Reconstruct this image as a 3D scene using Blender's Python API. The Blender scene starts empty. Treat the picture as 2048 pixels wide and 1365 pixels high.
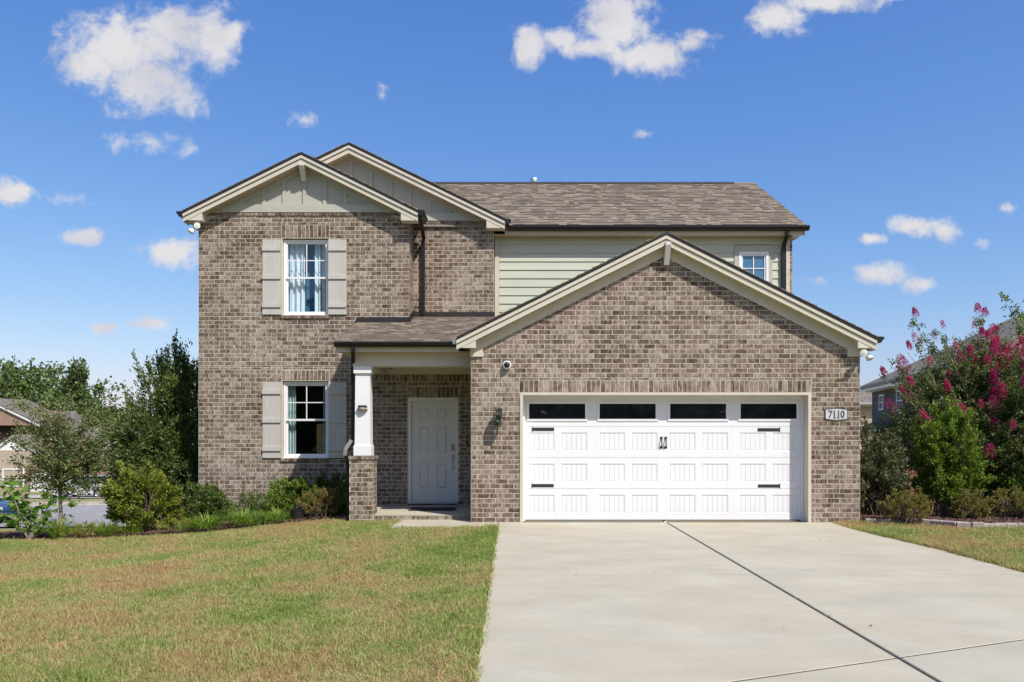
import bpy, math, random
import numpy as np
from mathutils import Vector, Matrix
SC = bpy.context.scene
COL = SC.collection
# ------------------------------------------------------------------ camera, sky, sun, exposure
EYE = 1.545
CAMY = -13.73
cam_d = bpy.data.cameras.new('camera'); cam = bpy.data.objects.new('camera', cam_d); COL.objects.link(cam)
cam.location = (0, CAMY, EYE); cam.rotation_euler = (math.radians(90), 0, 0)
cam_d.sensor_width = 36; cam_d.lens = 28.125; cam_d.shift_y = 0.0891
cam_d.clip_start = 0.1; cam_d.clip_end = 2000
SC.camera = cam
SUN_A, SUN_K = 0.83, 1.6                      # travel direction (-A, 1, -K)
sun_to = Vector((SUN_A, -1, SUN_K)).normalized()
sun_el = math.asin(sun_to.z); sun_az = math.atan2(sun_to.x, sun_to.y)
sun_d = bpy.data.lights.new('sun', 'SUN'); sun_d.energy = 5.0; sun_d.angle = math.radians(0.53); sun_d.color = (1.0, 0.955, 0.89)
sun = bpy.data.objects.new('sun', sun_d); COL.objects.link(sun)
sun.rotation_euler = sun_to.to_track_quat('Z', 'Y').to_euler(); sun.location = (8, -12, 20)
SC.view_settings.view_transform = 'Standard'; SC.view_settings.look = 'None'
SC.view_settings.exposure = 0.12; SC.view_settings.gamma = 1.0
SC.view_settings.use_curve_mapping = False
try:
    SC.cycles.max_bounces = 8; SC.cycles.transparent_max_bounces = 12; SC.cycles.caustics_reflective = False; SC.cycles.caustics_refractive = False
except Exception: pass

W = bpy.data.worlds.new('World'); SC.world = W; W.use_nodes = True
nt = W.node_tree; nt.nodes.clear()
def N(nt, t, **k):
    n = nt.nodes.new(t)
    for a, b in k.items(): setattr(n, a, b)
    return n
def vmath(nt, op, a, b=None):
    n = N(nt, 'ShaderNodeVectorMath', operation=op)
    for i, v in enumerate((a, b)):
        if v is None: continue
        if isinstance(v, (tuple, list)): n.inputs[i].default_value = v
        else: nt.links.new(v, n.inputs[i])
    return n
def fmath(nt, op, a, b=None, c=None, clamp=False):
    n = N(nt, 'ShaderNodeMath', operation=op); n.use_clamp = clamp
    for i, v in enumerate((a, b, c)):
        if v is None: continue
        if isinstance(v, (int, float)): n.inputs[i].default_value = v
        else: nt.links.new(v, n.inputs[i])
    return n.outputs[0]
sky = N(nt, 'ShaderNodeTexSky', sky_type='NISHITA'); sky.sun_disc = False
sky.sun_elevation = sun_el; sky.sun_rotation = sun_az
sky.altitude = 0; sky.air_density = 1.0; sky.dust_density = 1.0; sky.ozone_density = 6.0
# the film response of this photograph, one curve per channel over the whole sky
sr = N(nt, 'ShaderNodeSeparateColor'); hsv = N(nt, 'ShaderNodeCombineColor'); nt.links.new(sky.outputs[0], sr.inputs[0])
for i, (p_, a_) in enumerate(((1.32, 0.82), (0.98, 1.08), (0.58, 2.29))):
    nt.links.new(fmath(nt, 'MULTIPLY', fmath(nt, 'POWER', sr.outputs[i], p_), a_), hsv.inputs[i])
bg = N(nt, 'ShaderNodeBackground'); bg.inputs['Strength'].default_value = 0.13
nt.links.new(hsv.outputs[0], bg.inputs['Color'])
tc = N(nt, 'ShaderNodeTexCoord'); sep = N(nt, 'ShaderNodeSeparateXYZ'); nt.links.new(tc.outputs['Generated'], sep.inputs[0])
ay = fmath(nt, 'MAXIMUM', fmath(nt, 'ABSOLUTE', sep.outputs['Y']), 0.02)
u = fmath(nt, 'DIVIDE', sep.outputs['X'], ay); v = fmath(nt, 'DIVIDE', sep.outputs['Z'], ay)
uv = N(nt, 'ShaderNodeCombineXYZ'); nt.links.new(u, uv.inputs[0]); nt.links.new(v, uv.inputs[1])
CL = [(235,95,135,78),(335,65,125,72),(430,75,62,62),(300,170,95,66),(185,130,72,58),(365,200,46,44),(470,60,35,30),
 (1240,62,92,62),(1290,112,105,40),(1056,88,36,48),(1180,95,85,30),(1385,85,46,28),(1230,15,70,36),
 (1555,34,72,42),(1650,4,120,26),(1760,-12,70,16),(25,385,52,33),(155,475,54,19),(340,507,84,38),(205,657,30,15),
 (300,647,50,18),(1130,78,55,24),(1405,72,40,16),(300,283,55,20),(375,300,22,20),(765,190,12,16),(140,400,30,14),(1290,268,16,9),(1968,483,18,10),(1835,570,34,12),(1830,450,66,22),(1885,460,40,28),(1745,478,30,14),(1752,549,66,27),(1642,558,30,11),(2015,417,20,9),(606,240,20,15)]
mx = None
FAINT = {(300,283), (375,300), (765,190), (140,400), (1290,268), (1968,483), (1835,570), (2015,417), (606,240), (1642,558)}
for (px, py, rx, ry) in CL:
    c = ((px-1024)/1600, (865-py)/1600, 0)
    d = vmath(nt, 'SUBTRACT', uv.outputs[0], c).outputs[0]
    d = vmath(nt, 'MULTIPLY', d, (1600/rx, 1600/ry, 0)).outputs[0]
    l = vmath(nt, 'LENGTH', d).outputs['Value']
    l = fmath(nt, 'MULTIPLY', fmath(nt, 'SUBTRACT', 1.0, l), 0.42) if (px, py) in FAINT else fmath(nt, 'SUBTRACT', 1.0, l)
    mx = l if mx is None else fmath(nt, 'SMOOTH_MAX', mx, l, 0.25)
no = N(nt, 'ShaderNodeTexNoise'); no.inputs['Scale'].default_value = 17; no.inputs['Detail'].default_value = 10; no.inputs['Roughness'].default_value = 0.66
no.inputs['Distortion'].default_value = 0.5
nt.links.new(uv.outputs[0], no.inputs['Vector'])
no3 = N(nt, 'ShaderNodeTexNoise'); no3.inputs['Scale'].default_value = 62; no3.inputs['Detail'].default_value = 6; no3.inputs['Roughness'].default_value = 0.6
nt.links.new(uv.outputs[0], no3.inputs['Vector'])
nn = fmath(nt, 'MULTIPLY', fmath(nt, 'SUBTRACT', no.outputs[0], 0.5), 2.3)
nn = fmath(nt, 'ADD', nn, fmath(nt, 'MULTIPLY', fmath(nt, 'SUBTRACT', no3.outputs[0], 0.5), 0.95))
den = fmath(nt, 'ADD', fmath(nt, 'MULTIPLY', mx, 0.98), nn)
mr = N(nt, 'ShaderNodeMapRange', interpolation_type='SMOOTHSTEP'); mr.inputs['From Min'].default_value = -0.14; mr.inputs['From Max'].default_value = 0.74
nt.links.new(den, mr.inputs['Value'])
no2 = N(nt, 'ShaderNodeTexNoise'); no2.inputs['Scale'].default_value = 11; no2.inputs['Detail'].default_value = 6
nt.links.new(vmath(nt, 'ADD', uv.outputs[0], (3.1, 1.7, 0)).outputs[0], no2.inputs['Vector'])
cr = N(nt, 'ShaderNodeValToRGB'); cr.color_ramp.elements[0].position = 0.34; cr.color_ramp.elements[0].color = (0.74, 0.74, 0.81, 1)
cr.color_ramp.elements[1].position = 0.56; cr.color_ramp.elements[1].color = (0.90, 0.885, 0.90, 1)
nt.links.new(no2.outputs[0], cr.inputs[0])
bgc = N(nt, 'ShaderNodeBackground'); bgc.inputs['Strength'].default_value = 0.80; nt.links.new(cr.outputs[0], bgc.inputs['Color'])
mix = N(nt, 'ShaderNodeMixShader'); out = N(nt, 'ShaderNodeOutputWorld')
nt.links.new(fmath(nt, 'MULTIPLY', mr.outputs[0], 0.97), mix.inputs[0]); nt.links.new(bg.outputs[0], mix.inputs[1]); nt.links.new(bgc.outputs[0], mix.inputs[2])
nt.links.new(mix.outputs[0], out.inputs['Surface'])

# ------------------------------------------------------------------ helpers
rng = np.random.default_rng(7)
random.seed(7)
def S(y): return 1600.0/(y-CAMY)             # picture pixels per metre at depth y
def P(px, py, y):                              # a measured pixel at a known depth -> point of the place
    s = S(y); return ((px-1024)/s, y, EYE+(865-py)/s)
def X(px, y): return (px-1024)/S(y)
def Z(py, y): return EYE+(865-py)/S(y)
WLOC = {}
def tag(o, label=None, cat=None, group=None, kind=None):
    if label: o['label'] = label
    if cat: o['category'] = cat
    if group: o['group'] = group
    if kind: o['kind'] = kind
    return o
def thing(name, label, cat, loc, group=None):
    o = bpy.data.objects.new(name, None); COL.objects.link(o); o.location = loc; o.empty_display_size = 0.3
    WLOC[o.name] = Vector(loc)
    return tag(o, label, cat, group)
def place(name, me, parent=None, loc=None):
    """me in world coordinates when loc is None"""
    o = bpy.data.objects.new(name, me); COL.objects.link(o)
    if parent is not None:
        o.parent = parent; base = WLOC[parent.name]
        o.location = (Vector(loc) if loc is not None else Vector((0,0,0))) - base
        WLOC[o.name] = Vector(loc) if loc is not None else Vector((0,0,0))
    else:
        o.location = loc if loc is not None else (0,0,0)
        WLOC[o.name] = Vector(o.location)
    return o
class MB:
    def __init__(s): s.v = []; s.f = []; s.t = []; s.m = []
    def face(s, idx, tone=0.5, m=0): s.f.append(idx); s.t.append(tone); s.m.append(m)
    def quad(s, a, b, c, d, tone=0.5, m=0):
        n = len(s.v); s.v += [a, b, c, d]; s.face((n, n+1, n+2, n+3), tone, m)
    def poly(s, pts, tone=0.5, m=0):
        n = len(s.v); s.v += list(pts); s.face(tuple(range(n, n+len(pts))), tone, m)
    def hexa(s, p, tone=0.5, m=0):             # 8 points: bottom ring 0-3, top ring 4-7
        n = len(s.v); s.v += [tuple(q) for q in p]
        for q in ((3,2,1,0),(4,5,6,7),(0,1,5,4),(1,2,6,5),(2,3,7,6),(3,0,4,7)): s.face(tuple(n+i for i in q), tone, m)
    def box(s, x0, x1, y0, y1, z0, z1, tone=0.5, m=0, bev=0):
        if bev:
            b = bev; n = len(s.v)
            for z, e in ((z0, b), (z0+b, 0), (z1-b, 0), (z1, b)):
                s.v += [(x0+e, y0+e, z), (x1-e, y0+e, z), (x1-e, y1-e, z), (x0+e, y1-e, z)]
            for k in range(3):
                for i in range(4):
                    j = (i+1) % 4; s.face((n+4*k+i, n+4*k+j, n+4*k+4+j, n+4*k+4+i), tone, m)
            s.face((n+3, n+2, n+1, n), tone, m); s.face((n+12, n+13, n+14, n+15), tone, m)
            return s
        s.hexa([(x0,y0,z0),(x1,y0,z0),(x1,y1,z0),(x0,y1,z0),(x0,y0,z1),(x1,y0,z1),(x1,y1,z1),(x0,y1,z1)], tone, m); return s
    def prism_y(s, pts, y0, y1, tone=0.5, m=0):  # pts (x,z) counter-clockwise seen from -Y
        n = len(s.v); k = len(pts)
        s.v += [(x, y0, z) for x, z in pts] + [(x, y1, z) for x, z in pts]
        s.face(tuple(range(n, n+k)), tone, m); s.face(tuple(range(n+2*k-1, n+k-1, -1)), tone, m)
        for i in range(k):
            j = (i+1) % k; s.face((n+j, n+i, n+k+i, n+k+j), tone, m)
        return s
    def prism_x(s, pts, x0, x1, tone=0.5, m=0):  # pts (y,z)
        n = len(s.v); k = len(pts)
        s.v += [(x0, y, z) for y, z in pts] + [(x1, y, z) for y, z in pts]
        s.face(tuple(range(n+k-1, n-1, -1)), tone, m); s.face(tuple(range(n+k, n+2*k)), tone, m)
        for i in range(k):
            j = (i+1) % k; s.face((n+i, n+j, n+k+j, n+k+i), tone, m)
        return s
    def prism_z(s, pts, z0, z1, tone=0.5, m=0):
        n = len(s.v); k = len(pts)
        s.v += [(x, y, z0) for x, y in pts] + [(x, y, z1) for x, y in pts]
        s.face(tuple(range(n+k-1, n-1, -1)), tone, m); s.face(tuple(range(n+k, n+2*k)), tone, m)
        for i in range(k):
            j = (i+1) % k; s.face((n+i, n+j, n+k+j, n+k+i), tone, m)
        return s
    def tube(s, pts, rad, seg=8, tone=0.5, m=0, cap=True):
        pts = [Vector(p) for p in pts]; rs = rad if isinstance(rad, (list, tuple)) else [rad]*len(pts)
        n = len(s.v); up = None
        for i, p in enumerate(pts):
            t = (pts[min(i+1, len(pts)-1)]-pts[max(i-1, 0)]).normalized()
            a = t.orthogonal().normalized() if up is None else (up - t*up.dot(t)).normalized()
            up = a; b = t.cross(a)
            for k in range(seg):
                an = 2*math.pi*k/seg; q = p+(a*math.cos(an)+b*math.sin(an))*rs[i]; s.v.append(tuple(q))
        for i in range(len(pts)-1):
            for k in range(seg):
                j = (k+1) % seg; s.face((n+i*seg+k, n+i*seg+j, n+(i+1)*seg+j, n+(i+1)*seg+k), tone, m)
        if cap:
            s.face(tuple(n+k for k in range(seg-1, -1, -1)), tone, m)
            s.face(tuple(n+(len(pts)-1)*seg+k for k in range(seg)), tone, m)
        return s
    def lathe(s, prof, c, axis='z', seg=20, tone=0.5, m=0, a0=0, a1=2*math.pi):   # prof: (r, h)
        n = len(s.v); full = abs(a1-a0-2*math.pi) < 1e-6; kk = seg if full else seg+1
        for r, h in prof:
            for k in range(kk):
                an = a0+(a1-a0)*k/seg; x = r*math.cos(an); y = r*math.sin(an)
                if axis == 'z': q = (c[0]+x, c[1]+y, c[2]+h)
                elif axis == 'y': q = (c[0]+x, c[1]+h, c[2]+y)
                else: q = (c[0]+h, c[1]+x, c[2]+y)
                s.v.append(q)
        for i in range(len(prof)-1):
            for k in range(seg):
                j = (k+1) % kk
                f = (n+i*kk+k, n+i*kk+j, n+(i+1)*kk+j, n+(i+1)*kk+k)
                s.face(f if axis != 'y' else f[::-1], tone, m)
        return s
    def duct(s, pts, w, d, tone=0.5, m=0):       # rectangular pipe, w along X
        n = len(s.v); pts = [Vector(p) for p in pts]
        for i, p in enumerate(pts):
            t = (pts[min(i+1, len(pts)-1)]-pts[max(i-1, 0)]).normalized()
            a = Vector((1,0,0)) - t*t.x
            a = a.normalized() if a.length > 0.3 else Vector((0,0,1))
            b = t.cross(a).normalized()
            for q in ((-1,-1),(1,-1),(1,1),(-1,1)): s.v.append(tuple(p+a*q[0]*w/2+b*q[1]*d/2))
        for i in range(len(pts)-1):
            for k in range(4):
                j = (k+1) % 4; s.face((n+i*4+k, n+i*4+j, n+i*4+4+j, n+i*4+4+k), tone, m)
        s.face((n+3, n+2, n+1, n), tone, m); e = n+(len(pts)-1)*4; s.face((e, e+1, e+2, e+3), tone, m)
        return s
    def mesh(s, name, mats, smooth=False):
        me = bpy.data.meshes.new(name); me.from_pydata([tuple(p) for p in s.v], [], s.f)
        for mm in (mats if isinstance(mats, (list, tuple)) else [mats]): me.materials.append(mm)
        at = me.attributes.new('tone', 'FLOAT', 'FACE'); at.data.foreach_set('value', s.t)
        if any(s.m): me.polygons.foreach_set('material_index', s.m)
        if smooth: me.polygons.foreach_set('use_smooth', [True]*len(s.f))
        me.update(); return me
    def build(s, name, mats, parent=None, smooth=False):
        return place(name, s.mesh(name, mats, smooth), parent)

def rect_holes(x0, x1, z0, z1, holes):
    """rectangles covering the wall outside the holes"""
    xs = sorted(set([x0, x1]+[min(max(h[i], x0), x1) for h in holes for i in (0, 1)]))
    res = []
    for a, b in zip(xs[:-1], xs[1:]):
        if b-a < 1e-5: continue
        zs = [(max(h[2], z0), min(h[3], z1)) for h in holes if h[0] < (a+b)/2 < h[1] and h[3] > z0 and h[2] < z1]
        zs.sort(); z = z0
        for p, q in zs:
            if p > z+1e-5: res.append((a, b, z, p))
            z = max(z, q)
        if z1 > z+1e-5: res.append((a, b, z, z1))
    return res

# ------------------------------------------------------------------ materials
def newmat(name):
    m = bpy.data.materials.new(name); m.use_nodes = True; t = m.node_tree
    return m, t, t.nodes['Principled BSDF']
def rgb(c): return (c[0], c[1], c[2], 1)
def pmat(name, col, rough=0.6, var=0.12, scale=6, bump=0.0, bscale=80, metallic=0, tone=0.0, stretch=(1,1,1), col2=None, spec=None, dirt=0.0):
    m, t, b = newmat(name)
    geo = N(t, 'ShaderNodeNewGeometry'); vec = vmath(t, 'MULTIPLY', geo.outputs['Position'], stretch).outputs[0]
    no = N(t, 'ShaderNodeTexNoise'); no.inputs['Scale'].default_value = scale; no.inputs['Detail'].default_value = 6; no.inputs['Roughness'].default_value = 0.6
    t.links.new(vec, no.inputs['Vector'])
    mx = N(t, 'ShaderNodeMix', data_type='RGBA')
    c2 = col2 or tuple(c*(1-var*2.2) for c in col); c1 = tuple(min(1, c*(1+var)) for c in col) if not col2 else col
    mx.inputs['A'].default_value = rgb(c2); mx.inputs['B'].default_value = rgb(c1)
    r = N(t, 'ShaderNodeMapRange'); r.inputs['From Min'].default_value = 0.3; r.inputs['From Max'].default_value = 0.7
    t.links.new(no.outputs[0], r.inputs['Value']); t.links.new(r.outputs[0], mx.inputs['Factor'])
    last = mx.outputs['Result']
    if tone:
        a = N(t, 'ShaderNodeAttribute', attribute_name='tone')
        f = fmath(t, 'MULTIPLY_ADD', a.outputs['Fac'], tone*2, 1-tone)
        last = vmath(t, 'SCALE', last).outputs[0]; t.links.new(f, last.node.inputs['Scale'])
    if dirt:
        n2 = N(t, 'ShaderNodeTexNoise'); n2.inputs['Scale'].default_value = 1.3; n2.inputs['Detail'].default_value = 8; n2.inputs['Roughness'].default_value = 0.7
        t.links.new(vec, n2.inputs['Vector'])
        r2 = N(t, 'ShaderNodeMapRange'); r2.inputs['From Min'].default_value = 0.35; r2.inputs['From Max'].default_value = 0.65
        r2.inputs['To Min'].default_value = 1-dirt; r2.inputs['To Max'].default_value = 1.0
        t.links.new(n2.outputs[0], r2.inputs['Value'])
        sc = vmath(t, 'SCALE', last); t.links.new(r2.outputs[0], sc.inputs['Scale']); last = sc.outputs[0]
    t.links.new(last, b.inputs['Base Color'])
    b.inputs['Roughness'].default_value = rough; b.inputs['Metallic'].default_value = metallic
    if spec is not None: b.inputs['Specular IOR Level'].default_value = spec
    if bump:
        n3 = N(t, 'ShaderNodeTexNoise'); n3.inputs['Scale'].default_value = bscale; n3.inputs['Detail'].default_value = 4
        t.links.new(vec, n3.inputs['Vector'])
        bp = N(t, 'ShaderNodeBump'); bp.inputs['Strength'].default_value = bump; bp.inputs['Distance'].default_value = 0.01
        t.links.new(n3.outputs[0], bp.inputs['Height']); t.links.new(bp.outputs[0], b.inputs['Normal'])
    return m
def brickmat(name, dark, mid, light, contrast=1.0):
    m, t, b = newmat(name)
    geo = N(t, 'ShaderNodeNewGeometry'); a = N(t, 'ShaderNodeAttribute', attribute_name='tone')
    off = N(t, 'ShaderNodeCombineXYZ'); k = fmath(t, 'MULTIPLY', a.outputs['Fac'], 37.0)
    for i in range(3): t.links.new(k, off.inputs[i])
    v0 = vmath(t, 'MULTIPLY', geo.outputs['Position'], (17, 17, 7)).outputs[0]
    v1 = vmath(t, 'ADD', v0, off.outputs[0]).outputs[0]
    n1 = N(t, 'ShaderNodeTexNoise'); n1.inputs['Scale'].default_value = 1.0; n1.inputs['Detail'].default_value = 3; n1.inputs['Roughness'].default_value = 0.55; n1.inputs['Distortion'].default_value = 0.6
    t.links.new(v1, n1.inputs['Vector'])
    n2 = N(t, 'ShaderNodeTexNoise'); n2.inputs['Scale'].default_value = 62; n2.inputs['Detail'].default_value = 5; n2.inputs['Roughness'].default_value = 0.7
    t.links.new(geo.outputs['Position'], n2.inputs['Vector'])
    # value: per-brick tone + band patches + specks
    h = N(t, 'ShaderNodeTexWhiteNoise', noise_dimensions='1D'); t.links.new(a.outputs['Fac'], h.inputs['W'])
    val = fmath(t, 'MULTIPLY', fmath(t, 'SUBTRACT', n1.outputs[0], 0.5), 1.8*contrast)
    val = fmath(t, 'ADD', val, fmath(t, 'MULTIPLY', h.outputs['Value'], 0.44))
    val = fmath(t, 'ADD', val, fmath(t, 'MULTIPLY', fmath(t, 'SUBTRACT', n2.outputs[0], 0.5), 1.35))
    n5 = N(t, 'ShaderNodeTexNoise'); n5.inputs['Scale'].default_value = 1.1; n5.inputs['Detail'].default_value = 5; t.links.new(geo.outputs['Position'], n5.inputs['Vector'])
    val = fmath(t, 'ADD', val, fmath(t, 'MULTIPLY', fmath(t, 'SUBTRACT', n5.outputs[0], 0.5), 0.75))
    r = N(t, 'ShaderNodeValToRGB'); e = r.color_ramp.elements
    e[0].position = 0.0; e[0].color = rgb(dark); e[1].position = 0.95; e[1].color = rgb(light)
    q = e.new(0.36); q.color = rgb(mid)
    q = e.new(0.14); q.color = rgb([(x+y)/2 for x, y in zip(dark, mid)])
    q = e.new(0.66); q.color = rgb([(x+y)/2 for x, y in zip(mid, light)])
    t.links.new(fmath(t, 'ADD', val, 0.20), r.inputs[0])
    t.links.new(r.outputs[0], b.inputs['Base Color']); b.inputs['Roughness'].default_value = 0.9; b.inputs['Specular IOR Level'].default_value = 0.2
    bp = N(t, 'ShaderNodeBump'); bp.inputs['Strength'].default_value = 0.5; bp.inputs['Distance'].default_value = 0.006
    t.links.new(n2.outputs[0], bp.inputs['Height']); t.links.new(bp.outputs[0], b.inputs['Normal'])
    return m
def leafmat(name, c_dark, c_light, extra=None, trans=0.28, rough=0.45):
    """tone 0..1 runs dark->light; extra (colour, share) for odd leaves"""
    m, t, b = newmat(name)
    a = N(t, 'ShaderNodeAttribute', attribute_name='tone')
    r = N(t, 'ShaderNodeValToRGB'); e = r.color_ramp.elements
    e[0].position = 0; e[0].color = rgb(c_dark); e[1].position = 0.9 if extra else 1.0; e[1].color = rgb(c_light)
    if extra:
        e[1].position = 1-extra[1]; q = e.new(min(1.0, 1-extra[1]+0.02)); q.color = rgb(extra[0])
    t.links.new(a.outputs['Fac'], r.inputs[0]); t.links.new(r.outputs[0], b.inputs['Base Color'])
    b.inputs['Roughness'].default_value = rough; b.inputs['Specular IOR Level'].default_value = 0.35
    tr = N(t, 'ShaderNodeBsdfTranslucent'); sc = vmath(t, 'MULTIPLY', r.outputs[0], (1.25, 1.35, 0.7)); t.links.new(sc.outputs[0], tr.inputs['Color'])
    mx = N(t, 'ShaderNodeMixShader'); mx.inputs[0].default_value = trans
    t.links.new(b.outputs[0], mx.inputs[1]); t.links.new(tr.outputs[0], mx.inputs[2]); t.links.new(mx.outputs[0], t.nodes['Material Output'].inputs['Surface'])
    return m
def glassmat(name, tint, refl=0.10, base=0.0):
    m, t, b = newmat(name); t.nodes.remove(b)
    tr = N(t, 'ShaderNodeBsdfTransparent'); tr.inputs[0].default_value = rgb(tint)
    gl = N(t, 'ShaderNodeBsdfGlossy'); gl.inputs['Roughness'].default_value = 0.015; gl.inputs['Color'].default_value = (1,1,1,1)
    geo = N(t, 'ShaderNodeNewGeometry')
    no = N(t, 'ShaderNodeTexNoise'); no.inputs['Scale'].default_value = 2.2; t.links.new(geo.outputs['Position'], no.inputs['Vector'])
    bp = N(t, 'ShaderNodeBump'); bp.inputs['Strength'].default_value = 0.05; bp.inputs['Distance'].default_value = 0.05
    t.links.new(no.outputs[0], bp.inputs['Height']); t.links.new(bp.outputs[0], gl.inputs['Normal'])
    dt = N(t, 'ShaderNodeVectorMath', operation='DOT_PRODUCT'); t.links.new(geo.outputs['Normal'], dt.inputs[0]); t.links.new(geo.outputs['Incoming'], dt.inputs[1])
    k = fmath(t, 'SUBTRACT', 1.0, fmath(t, 'ABSOLUTE', dt.outputs['Value']), clamp=True)
    f = fmath(t, 'ADD', fmath(t, 'MULTIPLY', fmath(t, 'POWER', k, 5.0), 0.9), 0.045+refl, clamp=True)
    mx = N(t, 'ShaderNodeMixShader'); t.links.new(f, mx.inputs[0]); t.links.new(tr.outputs[0], mx.inputs[1]); t.links.new(gl.outputs[0], mx.inputs[2])
    t.links.new(mx.outputs[0], t.nodes['Material Output'].inputs['Surface'])
    return m
M = {}
M['brick'] = brickmat('brick', (0.070,0.047,0.031), (0.178,0.134,0.099), (0.41,0.35,0.29))
M['mortar'] = pmat('mortar', (0.62,0.56,0.45), 0.95, 0.12, 14, 0.6, 120)
M['trim'] = pmat('trim_paint', (0.60,0.55,0.445), 0.55, 0.03, 5, 0.06, 90, dirt=0.05)
M['frieze'] = pmat('greenish_trim_paint', (0.44,0.435,0.365), 0.6, 0.03, 5, 0.08, 90, dirt=0.05)
M['siding'] = pmat('green_siding_paint', (0.51,0.535,0.42), 0.6, 0.035, 4, 0.12, 60, stretch=(0.3,1,3), tone=0.03, dirt=0.05)
M['soffit'] = pmat('soffit_vinyl', (0.50,0.42,0.29), 0.55, 0.03, 5, tone=0.04)
M['shutter'] = pmat('shutter_paint', (0.50,0.475,0.425), 0.6, 0.04, 9, 0.2, 70, stretch=(3,3,0.6), tone=0.04)
M['white'] = pmat('white_vinyl', (0.80,0.80,0.80), 0.4, 0.02, 5, dirt=0.03)
M['doorwhite'] = pmat('garage_door_steel', (0.78,0.785,0.80), 0.42, 0.015, 3, 0.12, 160, stretch=(4,1,0.6), dirt=0.03)
M['doorpaint'] = pmat('front_door_paint', (0.74,0.72,0.67), 0.45, 0.02, 4, dirt=0.04)
M['bracket'] = pmat('bracket_paint', (0.62,0.60,0.55), 0.5, 0.02, 6)
M['shingle'] = pmat('asphalt_shingle', (0.278,0.236,0.190), 0.92, 0.22, 55, 0.5, 220, tone=0.20, spec=0.2)
def shingle_hue(m):
    t = m.node_tree; b = t.nodes['Principled BSDF']; src = b.inputs['Base Color'].links[0].from_socket
    a = N(t, 'ShaderNodeAttribute', attribute_name='tone'); h = N(t, 'ShaderNodeTexWhiteNoise', noise_dimensions='1D')
    t.links.new(fmath(t, 'MULTIPLY', a.outputs['Fac'], 91.7), h.inputs['W'])
    r = N(t, 'ShaderNodeValToRGB'); e = r.color_ramp.elements; e[0].color = (0.97,0.99,1.02,1); e[1].color = (1.05,1.0,0.93,1); r.color_ramp.interpolation = 'LINEAR'
    t.links.new(h.outputs['Value'], r.inputs[0]); mm = vmath(t, 'MULTIPLY', src, r.outputs[0]); t.links.new(mm.outputs[0], b.inputs['Base Color'])
shingle_hue(M['shingle'])
M['edge'] = pmat('shingle_edge', (0.035,0.035,0.04), 0.8, 0.2, 30)
M['gutter'] = pmat('dark_bronze_aluminium', (0.015,0.013,0.014), 0.38, 0.1, 8, metallic=0.0, spec=0.4)
M['glass'] = glassmat('window_glass', (0.84,0.92,0.95), 0.02)
M['darkglass'] = glassmat('garage_window_glass', (0.55,0.58,0.62), 0.02)
M['curtain'] = pmat('sheer_curtain', (0.78,0.82,0.84), 0.9, 0.04, 6)
M['tealcurtain'] = pmat('pale_green_curtain', (0.52,0.62,0.58), 0.9, 0.04, 6)
M['bluecurtain'] = pmat('deep_blue_curtain', (0.05,0.20,0.33), 0.9, 0.04, 6)
M['inside'] = pmat('interior_wall', (0.24,0.20,0.15), 0.9, 0.05, 2)
M['wood'] = pmat('interior_wood', (0.65,0.33,0.11), 0.6, 0.2, 5)
M['iron'] = pmat('black_iron', (0.03,0.03,0.035), 0.45, 0.2, 30)
M['bronze'] = pmat('weathered_bronze', (0.055,0.058,0.05), 0.5, 0.2, 40, metallic=0.3)
M['nickel'] = pmat('satin_nickel', (0.36,0.35,0.33), 0.3, 0.05, 40, metallic=0.5)
M['galv'] = pmat('galvanised_metal', (0.62,0.63,0.64), 0.35, 0.1, 20, metallic=0.8)
M['greymetal'] = pmat('grey_painted_metal', (0.24,0.23,0.21), 0.5, 0.1, 20)
M['cream'] = pmat('cream_lens', (0.42,0.39,0.28), 0.3, 0.1, 30)
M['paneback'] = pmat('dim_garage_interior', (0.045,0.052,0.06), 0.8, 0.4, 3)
M['black'] = pmat('black_plastic', (0.02,0.02,0.022), 0.4, 0.1, 20)
M['rubber'] = pmat('black_mat', (0.022,0.022,0.024), 0.9, 0.3, 60, 0.6, 200)
M['lampglass'] = glassmat('lantern_glass', (0.45,0.52,0.48), 0.03)
M['bulb'] = pmat('frosted_bulb', (0.72,0.76,0.66), 0.3, 0.02, 5)
M['sign'] = pmat('cast_sign_grey', (0.56,0.57,0.58), 0.45, 0.03, 9)
M['signdark'] = pmat('cast_sign_dark', (0.10,0.09,0.09), 0.5, 0.08, 20)
M['bark'] = pmat('bark', (0.16,0.12,0.085), 0.9, 0.25, 25, 0.6, 60, stretch=(1,1,0.3))
M['palebark'] = pmat('pale_bark', (0.34,0.28,0.22), 0.85, 0.2, 14, 0.3, 60, stretch=(1,1,0.4))
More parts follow.
